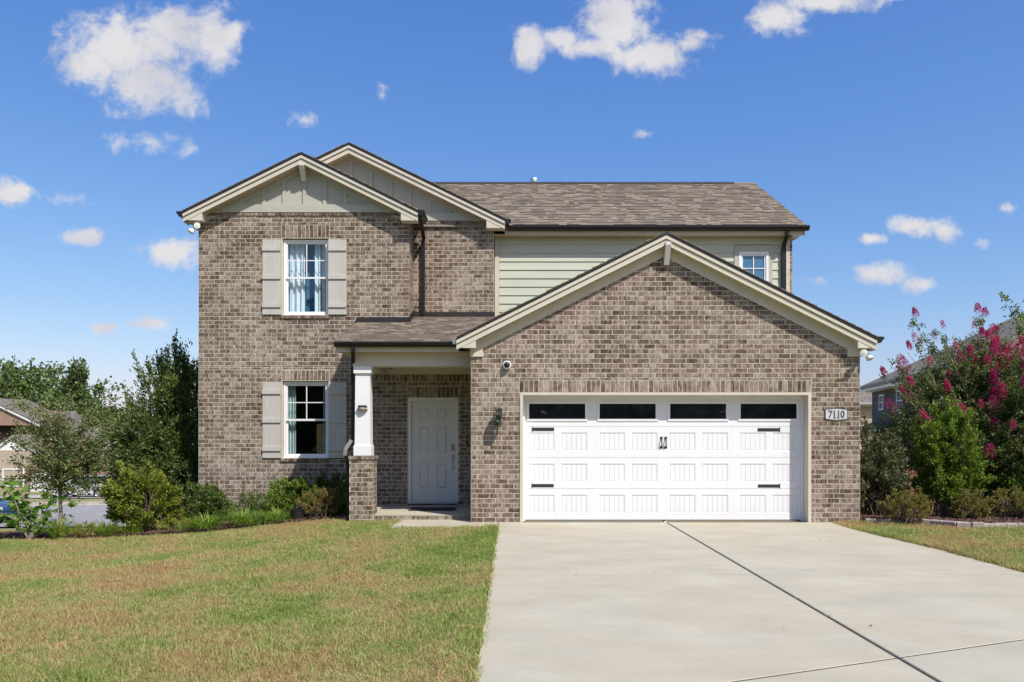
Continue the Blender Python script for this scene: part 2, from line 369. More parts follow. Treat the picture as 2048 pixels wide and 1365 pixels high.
# ------------------------------------------------------------------ the house
YW, YB, YS = 2.43, 3.13, 3.41                 # wing wall, bay wall, siding wall; the garage front is y = 0
XL, XR = -6.333, 5.974
HB = 10.3                                     # back of the house
house = thing('brick_house', 'two storey brown brick house with white double garage door and green siding', 'house', (0, 3.4, 0))
CH, BL, JT = 0.0827, 0.2110, 0.0110
BRICKS = []                                   # (corner points, tone, importance)
def add_brick(O, U, Nn, a0, a1, z0, z1, out=0.0, imp=0.0):
    """one brick: face rectangle a0..a1 along U, z0..z1, normal Nn"""
    if a1-a0 < 0.012 or z1-z0 < 0.012: return
    j = random.uniform(-0.0012, 0.0012); o = out+random.uniform(-0.0006, 0.0010); b = 0.0022
    z0 += random.uniform(-0.0008, 0.0008); z1 += random.uniform(-0.0008, 0.0008); a0 += j; a1 += j
    def pt(a, z, d): return (O[0]+U[0]*a+Nn[0]*d, O[1]+U[1]*a+Nn[1]*d, O[2]+z)
    back = [pt(a0, z0, -0.02), pt(a1, z0, -0.02), pt(a1, z1, -0.02), pt(a0, z1, -0.02)]
    mid = [pt(a0, z0, o-b), pt(a1, z0, o-b), pt(a1, z1, o-b), pt(a0, z1, o-b)]
    fr = [pt(a0+b, z0+b, o), pt(a1-b, z0+b, o), pt(a1-b, z1-b, o), pt(a0+b, z1-b, o)]
    BRICKS.append((back+mid+fr, random.random(), imp))
BF = [(8,9,10,11)]+[(i, (i+1) % 4, 4+(i+1) % 4, 4+i) for i in range(4)]+[(4+i, 4+(i+1) % 4, 8+(i+1) % 4, 8+i) for i in range(4)]
def brick_field(O, U, Nn, a0, a1, z0, z1, holes=(), clip=None, imp=0.0, phase=0.0):
    k0 = int(math.floor(z0/CH+1e-6)); k1 = int(math.ceil(z1/CH-1e-6))
    for k in range(k0, k1):
        za, zb = max(k*CH, z0)+JT/2, min((k+1)*CH, z1)-JT/2
        if zb-za < 0.015: continue
        off = (k % 2)*BL/2+phase+a0
        segs = [(a0, a1)]
        zlo, zhi = za, zb
        for h in holes:
            ov = min(zb, h[3])-max(za, h[2])
            if ov <= 0.002: continue
            if ov < 0.55*(zb-za) and False: continue
            new = []
            for s in segs:
                if h[1] <= s[0] or h[0] >= s[1]: new.append(s+() if len(s) == 2 else s); continue
                if h[0] > s[0]: new.append((s[0], h[0]))
                if h[1] < s[1]: new.append((h[1], s[1]))
                if ov < (zb-za)-0.016:          # the course is cut in height over this hole
                    if h[3] < zb: new.append((max(s[0], h[0]), min(s[1], h[1]), h[3]+JT/2, zb))
                    if h[2] > za: new.append((max(s[0], h[0]), min(s[1], h[1]), za, h[2]-JT/2))
            segs = new
        for s in segs:
            sa, sb = s[0], s[1]; q0, q1 = (s[2], s[3]) if len(s) == 4 else (za, zb)
            if clip: sa, sb = clip(q1, sa, sb)
            if sb <= sa: continue
            n0 = math.floor((sa-off)/BL); a = off+n0*BL
            while a < sb:
                l, r = max(a, sa), min(a+BL, sb)
                if sb-r < 0.045: r = sb; a = sb
                if r-l > 0.03: add_brick(O, U, Nn, l+(JT/2), r-(JT/2), q0, q1, 0, imp)
                a += BL
def soldier(O, U, Nn, a0, a1, z0, z1, out=0.0, imp=0.0, w=None):
    w = w or CH; n = max(1, round((a1-a0)/w)); w = (a1-a0)/n
    for i in range(n): add_brick(O, U, Nn, a0+i*w+JT/2, a0+(i+1)*w-JT/2, z0+JT/2, z1-JT/2, out, imp)
FRONT = ((1,0,0), (0,-1,0))
# openings
G_OPEN = (0.137, 5.133, 0.0, 2.229)
W_LOW = (-4.640, -3.700, 1.020, 2.580); W_UP = (-4.640, -3.700, 3.911, 5.464)
D_OPEN = (-2.104, -1.091, 0.0, 2.242)
GAX, GAZ, GSL, GHW = 2.610, 3.395+EYE, 0.5, 3.560            # garage gable: apex, slope, half width
WAX, WAZ, WSL = -4.190, 5.573+EYE, 0.4955
BAX, BAZ, BSL = -3.390, 6.020+EYE, 0.486
def gz(ax, az, sl): return lambda x: az-sl*abs(x-ax)
gG, gW, gB = gz(GAX, GAZ, GSL), gz(WAX, WAZ, WSL), gz(BAX, BAZ, BSL)
# --- garage front wall
def clipG(z, a, b):
    lim = (GAZ-0.33-z)/GSL; return max(a, GAX-lim), min(b, GAX+lim)
wall = MB(); D = 0.0035
for r in rect_holes(-0.704, XR, -0.3, 2.9, [G_OPEN]): wall.box(r[0], r[1], D, 0.14, r[2], r[3])
wall.prism_y([(-0.704, 2.9), (XR, 2.9), (XR, gG(XR)-0.1), (GAX, GAZ-0.1), (-0.704, gG(-0.704)-0.1)], D, 0.14)
gwall = wall.build('garage_wall', M['mortar'], house)
brick_field((0,0,0), *FRONT, -0.704, XR, -0.25, GAZ, [(G_OPEN[0], G_OPEN[1], -1, 2.229), (0.128, 5.142, 2.225, 2.440)], clipG, imp=3)
soldier((0,0,0), *FRONT, 0.128, 5.142, 2.229, 2.440, 0.001, imp=3)
nG = len(BRICKS)
# garage left return inside the porch and right side of the house
for (O, U, Nn, a1, z1, nm) in (((-0.704,0,0), (0,1,0), (-1,0,0), YW, 2.95, 'porch_side_wall'), ((XR,0,0), (0,1,0), (1,0,0), HB, 3.1, 'right_side_wall')):
    s = 1 if nm == 'porch_side_wall' else -1
    w = MB(); x0 = O[0]+s*D
    w.box(min(x0, x0+s*0.12), max(x0, x0+s*0.12), 0.142, a1, -0.5 if s < 0 else 0, z1); w.build(nm, M['mortar'], house)
    brick_field(O, U, Nn, 0.0, a1, -0.3 if s < 0 else 0, z1)
w = MB(); w.box(XR-0.13, XR-D, YS-0.09, HB, 3.1, 5.70); w.prism_x([(YS-0.09, 5.70), (HB, 5.70), (6.68, 7.80)], XR-0.13, XR-D)
w.build('upper_side_wall', M['mortar'], house)
brick_field((XR,YS-0.095,0), (0,1,0), (1,0,0), 0.0, HB-YS, 3.1, 7.7, clip=lambda z, a, b: (max(a, (z-5.7)/0.56-0.2) if z > 5.7 else a, min(b, 6.9-(z-5.7)/0.56) if z > 5.7 else b))
brick_field((0,YS-0.095,0), *FRONT, XR-0.055, XR, 3.1, 5.66)
# left side of the house
w = MB(); w.box(XL+D, XL+0.13, YW+0.02, HB, -0.9, 6.0); w.prism_x([(YW+0.02, 6.0), (HB, 6.0), (6.68, 7.6)], XL+D, XL+0.13); w.build('left_side_wall', M['mortar'], house)
brick_field((XL,YW,0), (0,1,0), (-1,0,0), 0.0, HB-YW, -0.8, 6.0)
w = MB(); w.box(XL+0.13, XR-0.13, HB-0.13, HB, -0.9, 5.8); w.build('back_wall', M['mortar'], house)
# --- wing wall (carries on behind the porch)
wall = MB()
for r in rect_holes(XL, -0.58, -0.9, 2.95, [W_LOW, D_OPEN]): wall.box(r[0], r[1], YW+D, YW+0.14, r[2], r[3])
for r in rect_holes(XL, -2.073-D, 2.95, 5.982, [W_UP]): wall.box(r[0], r[1], YW+D, YW+0.14, r[2], r[3])
wwall = wall.build('wing_wall', M['mortar'], house)
OW = (0, YW, 0)
brick_field(OW, *FRONT, XL, -0.704, -0.8, 2.86, [(-4.655, -3.685, 0.945, 2.800), (D_OPEN[0]-0.01, D_OPEN[1]+0.01, -0.1, 2.474), (-3.1, -0.7, 2.565, 2.717)], imp=2)
brick_field(OW, *FRONT, XL, -2.073, 2.86, 5.910, [(-4.655, -3.685, 3.836, 5.735)], imp=2)
soldier(OW, *FRONT, -4.655, -3.685, 2.590, 2.800, 0.001, 2); soldier(OW, *FRONT, -4.655, -3.685, 5.474, 5.735, 0.001, 2)
soldier(OW, *FRONT, -4.668, -3.672, 0.945, 1.020, 0.028, 2); soldier(OW, *FRONT, -4.668, -3.672, 3.836, 3.911, 0.028, 2)
soldier(OW, *FRONT, D_OPEN[0]-0.01, D_OPEN[1]+0.01, 2.247, 2.474, 0.001, 2); soldier(OW, *FRONT, -3.1, -0.71, 2.565, 2.717, 0.001, 2)
soldier(OW, *FRONT, D_OPEN[0]-0.01, D_OPEN[1]+0.01, 0.03, 0.105, 0.01, 2)
soldier(OW, *FRONT, XL-0.015, -2.058, 5.912, 5.982, 0.018, 2)
brick_field((-2.073,YW,0), (0,1,0), (1,0,0), 0.0, YB-YW, 2.9, 5.982, imp=1)
w = MB(); w.box(-2.073-0.12, -2.073-D, YW+0.14, YB+0.05, 2.9, 5.982); w.build('wing_return_wall', M['mortar'], house)
# --- bay wall
w = MB(); w.box(-2.08, -0.381, YB+D, YB+0.14, 2.9, 5.999); w.box(-0.381-0.1, -0.381-D, YB+0.14, YS+0.05, 2.9, 5.999); w.build('bay_wall', M['mortar'], house)
brick_field((0,YB,0), *FRONT, -2.085, -0.381, 3.5, 5.925, imp=1)
soldier((0,YB,0), *FRONT, -2.085, -0.366, 5.928, 5.998, 0.018, 1)
brick_field((-0.381,YB,0), (0,1,0), (1,0,0), 0.0, YS-YB, 3.5, 5.999)
# --- pier
pier = MB(); PX0, PX1, PY0, PY1 = -2.885, -2.460, 0.44, 0.86
pier.box(PX0+D, PX1-D, PY0+D, PY1-D, -0.2, 1.118); pier = pier.build('pier', M['mortar'], house)
for (O, U, Nn) in (((PX0,PY0,0),(1,0,0),(0,-1,0)), ((PX1,PY0,0),(0,1,0),(1,0,0)), ((PX0,PY0,0),(0,1,0),(-1,0,0)), ((PX0,PY1,0),(1,0,0),(0,1,0))):
    brick_field(O, U, Nn, 0, 0.425 if U[0] else 0.42, -0.08, 1.055, imp=2.5, phase=0.02)
    soldier((O[0]+(-0.018 if U[0] else 0), O[1]+(0 if U[0] else -0.018), 0), U, Nn, 0, 0.461 if U[0] else 0.456, 1.058, 1.128, 0.018, 2.5)
# --- porch step
w = MB(); w.box(-2.87, -0.71, 0.458, YW+D, -0.2, 0.06); w.build('porch_step', M['mortar'], house)
soldier((0,0.45,0), *FRONT, PX1+0.01, -0.706, -0.012, 0.064, 0.0, 2.6)
# --- the bricks: the 300 that show largest are objects, the rest is one mesh
order = sorted(range(len(BRICKS)), key=lambda i: (-BRICKS[i][2], (BRICKS[i][0][0][0]+BRICKS[i][0][1][0])**2+(BRICKS[i][0][0][2]-1.2)**2*0.2))
pick = set(order[:300]); rest = MB()
bm_cache = {}
for i, (p, t, imp) in enumerate(BRICKS):
    if i in pick:
        c = np.mean(np.array(p[:4]), 0); c = np.array((c[0], 0.0, c[2])); key = None
        w_, h_ = p[1][0]-p[0][0], p[3][2]-p[0][2]
        q = MB(); q.v = [tuple(np.array(a)-c) for a in p]
        key = (round(w_, 2), round(h_, 2), int(t*14))
        if key in bm_cache: me = bm_cache[key]
        else:
            for f in BF: q.face(f, t)
            me = q.mesh('brick', M['brick']); bm_cache[key] = me
        place('brick', me, gwall, tuple(c))
    else:
        n = len(rest.v); rest.v += p
        for f in BF: rest.face(tuple(n+k for k in f), t)
o = rest.build('brickwork', M['brick'], house); o['kind'] = 'stuff'
print('bricks', len(BRICKS))

# --- roofs -------------------------------------------------------------------
SHG = []
def lay_shingles(orig, ud, vd, length, run, expo=0.1435, clip=None, parent=None, imp=0):
    """courses of tabs up the slope from the eave; orig eave corner, ud along eave, vd up the slope"""
    ud, vd = Vector(ud).normalized(), Vector(vd).normalized(); nn = ud.cross(vd)
    if nn.z < 0: nn = -nn
    n = int(run/expo)
    for k in range(n):
        v0 = k*expo; v1 = min(v0+expo+0.012, run); a = -random.random()*0.2
        lo, hi = (0, length) if clip is None else clip(v0)
        while a < hi:
            wdt = random.choice((0.10, 0.13, 0.17, 0.22, 0.28)); b = a+wdt
            l, r = max(a, lo), min(b, hi); a = b
            if r-l < 0.02: continue
            th = random.choice((0.009, 0.019, 0.021)); o = Vector(orig)
            dv = random.uniform(-0.003, 0.003)
            p = [o+ud*l+vd*(v0+dv)+nn*(th+0.004), o+ud*(r-0.003)+vd*(v0+dv)+nn*(th+0.004), o+ud*(r-0.003)+vd*v1+nn*0.003, o+ud*l+vd*v1+nn*0.003,
                 o+ud*l+vd*(v0+dv), o+ud*(r-0.003)+vd*(v0+dv)]
            SHG.append((p, random.random(), imp-k*0.001, parent))
SF = [(0,1,2,3), (4,5,1,0), (4,0,3), (5,2,1)]
def roof_slab(name, pts, th=0.03, m=None):
    """a deck from its top corner points"""
    b = MB(); k = len(pts); n = 0
    b.v = [tuple(p) for p in pts]+[(p[0], p[1], p[2]-th) for p in pts]
    b.face(tuple(range(k))); b.face(tuple(range(2*k-1, k-1, -1)))
    for i in range(k):
        j = (i+1) % k; b.face((j, i, k+i, k+j))
    return b.build(name, m or M['edge'], house)
def gable(ax, az, sl, xl, xr, yf, yb, nm, facing, wall_y, boxl, boxr, boxz, soffit=True, imp=0, ybr=None):
    """front-facing gable roof with rake boards, soffit and boxed eave returns"""
    g = gz(ax, az, sl); ybr = ybr or yb
    for s, xe, ybk in ((-1, xl, yb), (1, xr, ybr)):
        pts = [(xe, yf-0.035, g(xe)-0.012), (ax, yf-0.035, az-0.012), (ax, ybk, az-0.012), (xe, ybk, g(xe)-0.012)]
        if s > 0: pts = pts[::-1]
        sl_o = roof_slab(nm, pts)
        d = Vector((-s, 0, sl)).normalized(); run = abs(ax-xe)*math.sqrt(1+sl*sl)
        lay_shingles((xe, yf-0.045, g(xe)-0.012), (0,1,0), d, ybk-yf+0.045, run, parent=sl_o, imp=imp)
        # rake boards
        for (z0, z1, y0, name) in ((-0.042, -0.060, yf-0.030, 'drip_edge'), (-0.060, -0.122, yf-0.024, 'rake_board'), (-0.132, -0.222, yf, 'rake_board')):
            b = MB(); e = xe
            b.prism_y([(e, g(e)+z1), (ax, az+z1), (ax, az+z0), (e, g(e)+z0)][::(1 if s < 0 else -1)], y0, yf+0.02 if name != 'drip_edge' else yf+0.0)
            b.build(name, M['trim'] if name == 'rake_board' else M['gutter'], house)
        b = MB(); b.prism_y([(xe+s*-0.004, g(xe)-0.2), (ax, az-0.2), (ax, az-0.12), (xe+s*-0.004, g(xe)-0.12)][::(1 if s < 0 else -1)], yf+0.004, yf+0.018); b.build('rake_backing', M['edge'], house)
        # soffit of narrow panels
        if soffit:
            x = ax; stp = 0.118
            sp = MB(); 
            so = None
            while abs(x-ax) < abs(xe-ax)-0.01:
                xn = x+s*stp
                if abs(xn-ax) > abs(xe-ax): xn = xe
                a, c = (x, xn-s*0.006)
                b = MB(); q = [(a, g(a)-0.222), (c, g(c)-0.222), (c, g(c)-0.205), (a, g(a)-0.205)]
                b.prism_y(q if s > 0 else q[::-1], yf+0.021, wall_y+0.03, random.random())
                if so is None: so = b.build('soffit', M['soffit'], house)
                else: b.build('soffit_panel', M['soffit'], so)
                x = xn
    # boxed returns
    for s, xe, xi in ((-1, xl, boxl), (1, xr, boxr)):
        b = MB(); zt = lambda x: g(x)-0.224
        q = [(xe, boxz), (xi, boxz), (xi, zt(xi)), (xe, zt(xe))]
        b.prism_y(q if s < 0 else [(xi, boxz), (xe, boxz), (xe, zt(xe)), (xi, zt(xi))], yf+0.006, wall_y+0.02, bev if False else 0.5)
        b.build('eave_return', M['trim'], house)
gable(GAX, GAZ, GSL, GAX-3.55, GAX+3.56, -0.195, YS, 'garage_roof', -1, 0.0, -0.612, 5.857, 1.428+EYE, imp=1)
gable(WAX, WAZ, WSL, -6.543, -1.874, YW-0.25, YB+0.2, 'wing_roof', -1, YW, -6.168, -2.210, 4.216+EYE, imp=0.4)
gable(BAX, BAZ, BSL, -6.60, -0.150, YB-0.25, 6.1, 'cross_gable_roof', -1, YB, -6.2, -0.53, (865-456.2)/96.3+EYE, imp=0.4)
# frieze boards under the garage rakes, corner blocks
for s, xe in ((-1, -0.72), (1, XR+0.01)):
    b = MB(); q = [(xe, gG(xe)-0.40), (GAX, GAZ-0.385), (GAX, GAZ-0.224), (xe, gG(xe)-0.224)]
    b.prism_y(q if s < 0 else q[::-1], -0.028, 0.03); b.build('frieze_board', M['trim'], house)
    xi = -0.50 if s < 0 else 5.749
    b = MB(); b.box(min(xe, xi), max(xe, xi), -0.034, 0.05, 1.296+EYE, gG(xe)-0.24); b.build('corner_block', M['trim'], house)
for s, xe, g, ax, az, y in ((-1, XL, gW, WAX, WAZ, YW), (1, -2.073, gW, WAX, WAZ, YW), (1, -0.381, gB, BAX, BAZ, YB), (-1, -5.0, gB, BAX, BAZ, YB)):
    b = MB(); q = [(xe, g(xe)-0.33), (ax, az-0.33), (ax, az-0.224), (xe, g(xe)-0.224)]
    b.prism_y(q if s < 0 else q[::-1], y-0.012, y+0.04); b.build('frieze_board', M['frieze'], house)
# gable ends in board and batten
def batten_gable(ax, az, sl, x0, x1, y, zb, zt, xs, nm):
    g = gz(ax, az, sl); b = MB()
    b.prism_y([(x0, zb), (x1, zb), (x1, max(zb+0.01, g(x1)-0.1)), (ax, az-0.1), (x0, max(zb+0.01, g(x0)-0.1))], y+0.012, y+0.12)
    pn = b.build('gable_panel', M['frieze'], house)
    b = MB(); xa = ax-(az-0.33-zb)/sl; xb = ax+(az-0.33-zb)/sl
    b.prism_y([(max(x0, xa), zb), (min(x1, xb), zb), (min(x1, xb-(zt-zb)/sl*0.6), zt), (max(x0, xa+(zt-zb)/sl*0.6), zt)], y-0.026, y+0.012); b.build('band_board', M['frieze'], house)
    for x in xs:
        top = min(g(x-0.035), g(x+0.035))-0.30
        if top > zt+0.03:
            b = MB(); b.box(x-0.035, x+0.035, y-0.016, y+0.012, zt+0.001, top); b.build('batten', M['frieze'], pn)
batten_gable(WAX, WAZ, WSL, XL, -2.073, YW, 5.983, 6.145, [WAX+0.411*i for i in range(-4, 5)], 'wing')
batten_gable(BAX, BAZ, BSL, -5.6, -0.381, YB, 6.0, 6.165, [BAX+0.4125*i for i in range(-3, 7)], 'bay')
# knee brackets
for (xc, yf, yw, zt, zb, w_) in ((WAX, YW-0.25, YW, 6.90, 6.60, 0.094), (2.640, -0.195, 0.0, 4.765, 4.405, 0.092)):
    b = MB(); b.prism_x([(yf-0.035, zt), (yf-0.035, zt-0.055), (yw-0.09, zb+0.02), (yw-0.08, zb), (yw+0.01, zb), (yw+0.01, zt)], xc-w_/2, xc+w_/2)
    b.build('bracket', M['bracket'], house)
# main roof
ME_Y, ME_Z, MR_Y, MR_Z = 3.08, (865-451)/S(3.08)+EYE, 6.68, 6.358+EYE
MSL = (MR_Z-ME_Z)/(MR_Y-ME_Y); MX0, MX1 = -6.5, 6.19
pts = [(MX0, ME_Y, ME_Z), (MX1, ME_Y, ME_Z), (MX1, MR_Y, MR_Z), (MX0, MR_Y, MR_Z)]
mr_front = roof_slab('main_roof', pts, m=M['shingle'])
run = math.hypot(MR_Y-ME_Y, MR_Z-ME_Z)
def clipM(v):
    y = ME_Y+v*(MR_Y-ME_Y)/run; z = ME_Z+v*(MR_Z-ME_Z)/run
    x = BAX+max(0, (BAZ-z)/BSL)-0.03 if z < BAZ else MX0
    return (x-MX0, MX1-MX0)
lay_shingles((MX0, ME_Y, ME_Z), (1,0,0), (0, MR_Y-ME_Y, MR_Z-ME_Z), MX1-MX0, run, clip=clipM, parent=mr_front, imp=0.6)
roof_slab('main_roof', [(MX1, 10.6, ME_Z-0.1), (MX0, 10.6, ME_Z-0.1), (MX0, MR_Y, MR_Z), (MX1, MR_Y, MR_Z)], m=M['shingle'])
b = MB()
for i in range(52):
    x = -3.2+i*0.155*1.12
    if x > 5.63: break
    b.prism_x([(MR_Y-0.13, MR_Z-0.045), (MR_Y+0.02, MR_Z+0.035+0.004*(i % 2)), (MR_Y+0.15, MR_Z-0.05)], x, x+0.172, random.random()*0.3)
b.build('ridge_vent', M['edge'], house)
b = MB()
for i in range(8): 
    x = 5.64+i*0.075
    if x < MX1-0.02: b.prism_x([(MR_Y-0.12, MR_Z-0.05), (MR_Y, MR_Z+0.016+0.003*(i % 2)), (MR_Y+0.12, MR_Z-0.05)], x, min(x+0.09, MX1), 0.4)
b.build('ridge_cap', M['shingle'], house)
for s in (1,):
    b = MB(); b.prism_x([(ME_Y+0.08, ME_Z-0.20), (MR_Y, MR_Z-0.20), (10.5, ME_Z-0.32), (10.5, ME_Z-0.14), (MR_Y, MR_Z-0.035), (ME_Y+0.08, ME_Z+0.00)], MX1-0.04, MX1-0.005)
    b.build('side_rake_board', M['trim'], house)
    b = MB(); b.prism_x([(ME_Y+0.10, ME_Z-0.17), (MR_Y, MR_Z-0.17), (10.4, ME_Z-0.29), (10.4, ME_Z-0.27), (MR_Y, MR_Z-0.15), (ME_Y+0.10, ME_Z-0.15)], XR-0.02, MX1-0.04); b.build('side_soffit', M['soffit'], house)
# main eave: fascia, soffit panels, gutter
b = MB(); b.box(-0.15, MX1-0.03, YS-0.25, YS-0.225, 4.172+EYE, ME_Z+0.02); b.build('fascia_board', M['trim'], house)
so = None; x = -0.40
while x < MX1-0.06:
    xn = min(x+0.17, MX1-0.045); b = MB(); b.box(x, xn-0.007, YS-0.224, YS+0.03, 4.176+EYE, 4.19+EYE, random.random())
    if so is None: so = b.build('eave_soffit', M['soffit'], house)
    else: b.build('soffit_panel', M['soffit'], so)
    x = xn
b = MB(); b.prism_y([(XR-0.05, 4.13+EYE), (MX1-0.12, 4.13+EYE), (MX1-0.03, 4.20+EYE), (MX1-0.03, 4.30+EYE), (XR-0.05, 4.30+EYE)], YS-0.247, YS+0.1); b.build('eave_return', M['trim'], house)
def gutter_x(x0, x1, y, zt, name='gutter', h=0.10, w=0.12):
    b = MB(); y0, y1 = y-w, y
    prof = [(y1, zt-h), (y0+0.035, zt-h), (y0+0.018, zt-h*0.62), (y0, zt-h*0.38), (y0, zt-0.006), (y0+0.012, zt), (y0+0.012, zt-0.012), (y0+0.022, zt-0.03), (y1-0.006, zt-0.03), (y1, zt+0.01)]
    b.prism_x(prof, x0, x1); return b.build(name, M['gutter'], house)
gutter_x(-0.10, (1617.5-1024)/95.0, YS-0.252, (865-450.3)/95.4+EYE)
b = MB(); b.box(-0.12, MX1+0.01, YS-0.30, YS-0.25, ME_Z-0.022, ME_Z-0.002); b.build('drip_edge', M['galv'], house)
# gutters seen end on, running back along the gable eaves
def gutter_y(xe, s, zt, y0, y1):
    b = MB(); q = [(xe, zt-0.10), (xe+s*0.07, zt-0.10), (xe+s*0.10, zt-0.055), (xe+s*0.125, zt-0.03), (xe+s*0.125, zt), (xe, zt+0.008)]
    b.prism_y(q if s > 0 else q[::-1], y0, y1); b.build('gutter', M['gutter'], house)
gutter_y(GAX+3.565, 1, gG(GAX+3.56)+0.0, -0.20, 3.3)
gutter_y(-6.548, -1, gW(-6.543)-0.02, YW-0.27, 9.5)
gutter_y(-1.869, 1, gW(-1.874)-0.01, YW-0.27, YB-0.26)
gutter_y(-0.145, 1, gB(-0.15)-0.02, YB-0.27, YB-0.1)
# porch roof
PE_Y, PSL = 0.22, 0.300; PE_Z = 1.560+EYE
def pz(y): return PE_Z+PSL*(y-PE_Y)
def vx(y): return GAX-3.55+(pz(y)-(GAZ-GSL*3.55))/GSL
pts = [(-3.115, PE_Y, pz(PE_Y)), (vx(0.5)-0.1 if False else -0.93, PE_Y, pz(PE_Y)), (vx(1.0), 1.0, pz(1.0)), (vx(YB), YB, pz(YB)), (-2.073, YB, pz(YB)), (-2.073, YW, pz(YW)), (-3.135, YW, pz(YW))]
pr = roof_slab('porch_roof', pts)
prun = (YB-PE_Y)*math.sqrt(1+PSL**2)
def clipP(v):
    y = PE_Y+v/math.sqrt(1+PSL**2); x0 = -3.115 if y < YW-0.02 else -2.073
    return (x0+3.115, max(-0.945, vx(y)+0.02)+3.115)
lay_shingles((-3.115, PE_Y-0.02, PE_Z), (1,0,0), (0,1,PSL), 4.2, prun, clip=clipP, parent=pr, imp=2)
gutter_x(-3.10, -0.955, 0.30, (865-683)/115+EYE, h=0.092)
b = MB(); b.box(-3.07, -0.94, 0.302, 0.325, 1.411+EYE, PE_Z-0.01); b.build('fascia_board', M['trim'], house)
b = MB(); b.prism_x([(0.302, 1.411+EYE), (0.30, 1.52+EYE), (YW, 2.09+EYE), (YW, 1.99+EYE), (0.52, 1.411+EYE)], -3.085, -3.07); b.build('porch_rake_board', M['trim'], house)
so = None; x = -3.05
while x < -0.75:
    xn = min(x+0.101, -0.72); b = MB(); b.box(x, xn-0.006, 0.326, 0.60, 1.412+EYE, 1.425+EYE, random.random())
    if so is None: so = b.build('eave_soffit', M['soffit'], house)
    else: b.build('soffit_panel', M['soffit'], so)
    x = xn
b = MB(); b.box(-2.83, -0.71, 0.48, 0.78, 1.172+EYE, 1.411+EYE); b.build('porch_beam', M['trim'], house)
b = MB(); b.box(-2.80, -2.52, 0.781, YW-0.03, 1.172+EYE, 1.411+EYE); b.build('porch_side_beam', M['trim'], house)
b = MB(); b.box(-3.05, -0.71, 0.60, YW+0.0, 1.416+EYE, 1.44+EYE); b.build('porch_ceiling', M['trim'], house)
b = MB(); b.box(-2.519, -0.71, YW-0.025, YW-0.004, 2.72, 1.415+EYE); b.build('porch_trim_board', M['trim'], house)
b = MB(); b.prism_x([(0.6, 1.45+EYE), (YW, 1.45+EYE), (YW, pz(YW)-0.04), (0.6, pz(0.6)-0.04)], -3.06, -3.03); b.build('porch_gable_panel', M['trim'], house)
# flashing where the porch roof meets the brick
b = MB(); b.prism_x([(YW-0.10, pz(YW)+0.000), (YW-0.012, pz(YW)+0.10), (YW-0.002, pz(YW)+0.10), (YW-0.002, pz(YW)-0.02)], -3.134, -2.045); b.build('flashing', M['gutter'], house)
b = MB(); b.prism_x([(YB-0.10, pz(YB)+0.000), (YB-0.012, pz(YB)+0.10), (YB-0.002, pz(YB)+0.10), (YB-0.002, pz(YB)-0.02)], -2.06, -0.36); b.build('flashing', M['gutter'], house)
b = MB(); b.prism_x([(YW-0.10, pz(YW)-0.01), (YW-0.06, pz(YW)+0.13), (YB, pz(YB)+0.15), (YB, pz(YB)-0.01)], -2.066, -2.045); b.build('flashing', M['gutter'], house)
b = MB(); b.prism_y([(-1.02, PE_Z-0.03), (-0.94, PE_Z-0.03), (-0.90, PE_Z+0.05), (-1.06, PE_Z+0.05)], PE_Y-0.06, PE_Y+0.3); b.build('flashing', M['galv'], house)
# all shingles: 300 largest as parts, the rest one mesh
order = sorted(range(len(SHG)), key=lambda i: -SHG[i][2]); pick = set(order[:300]); rest = MB(); sc_cache = {}
for i, (p, t, imp, par) in enumerate(SHG):
    if i in pick:
        c = p[0]; w_ = (p[1]-p[0]).length; key = (par.name, round(w_, 3), round((p[0]-p[4]).length, 3), int(t*9))
        if key in sc_cache: me = sc_cache[key]
        else:
            q = MB(); q.v = [tuple(a-c) for a in p]
            for f in SF: q.face(f, t)
            me = q.mesh('shingle', M['shingle']); sc_cache[key] = me
        place('shingle', me, par, tuple(c))
    else:
        n = len(rest.v); rest.v += [tuple(a) for a in p]
        for f in SF: rest.face(tuple(n+k for k in f), t)
o = rest.build('shingles_laid', M['shingle'], house); o.name = 'shingle_roofing'; o['kind'] = 'stuff'
print('shingles', len(SHG))
# vent on the ridge
vt = thing('roof_vent_pipe', 'short round metal vent pipe on the ridge of the main roof', 'vent', ((1068-1024)/S(6.8), 6.8, MR_Z-0.1))
b = MB(); c = (vt.location.x, 6.8, MR_Z-0.1); b.lathe([(0.075, 0), (0.075, 0.2)], c, seg=16); b.build('pipe', M['galv'], vt)
b = MB(); b.lathe([(0.0, 0.245), (0.10, 0.24), (0.105, 0.225), (0.105, 0.15), (0.09, 0.15)], c, seg=12); b.build('cap', M['galv'], vt)

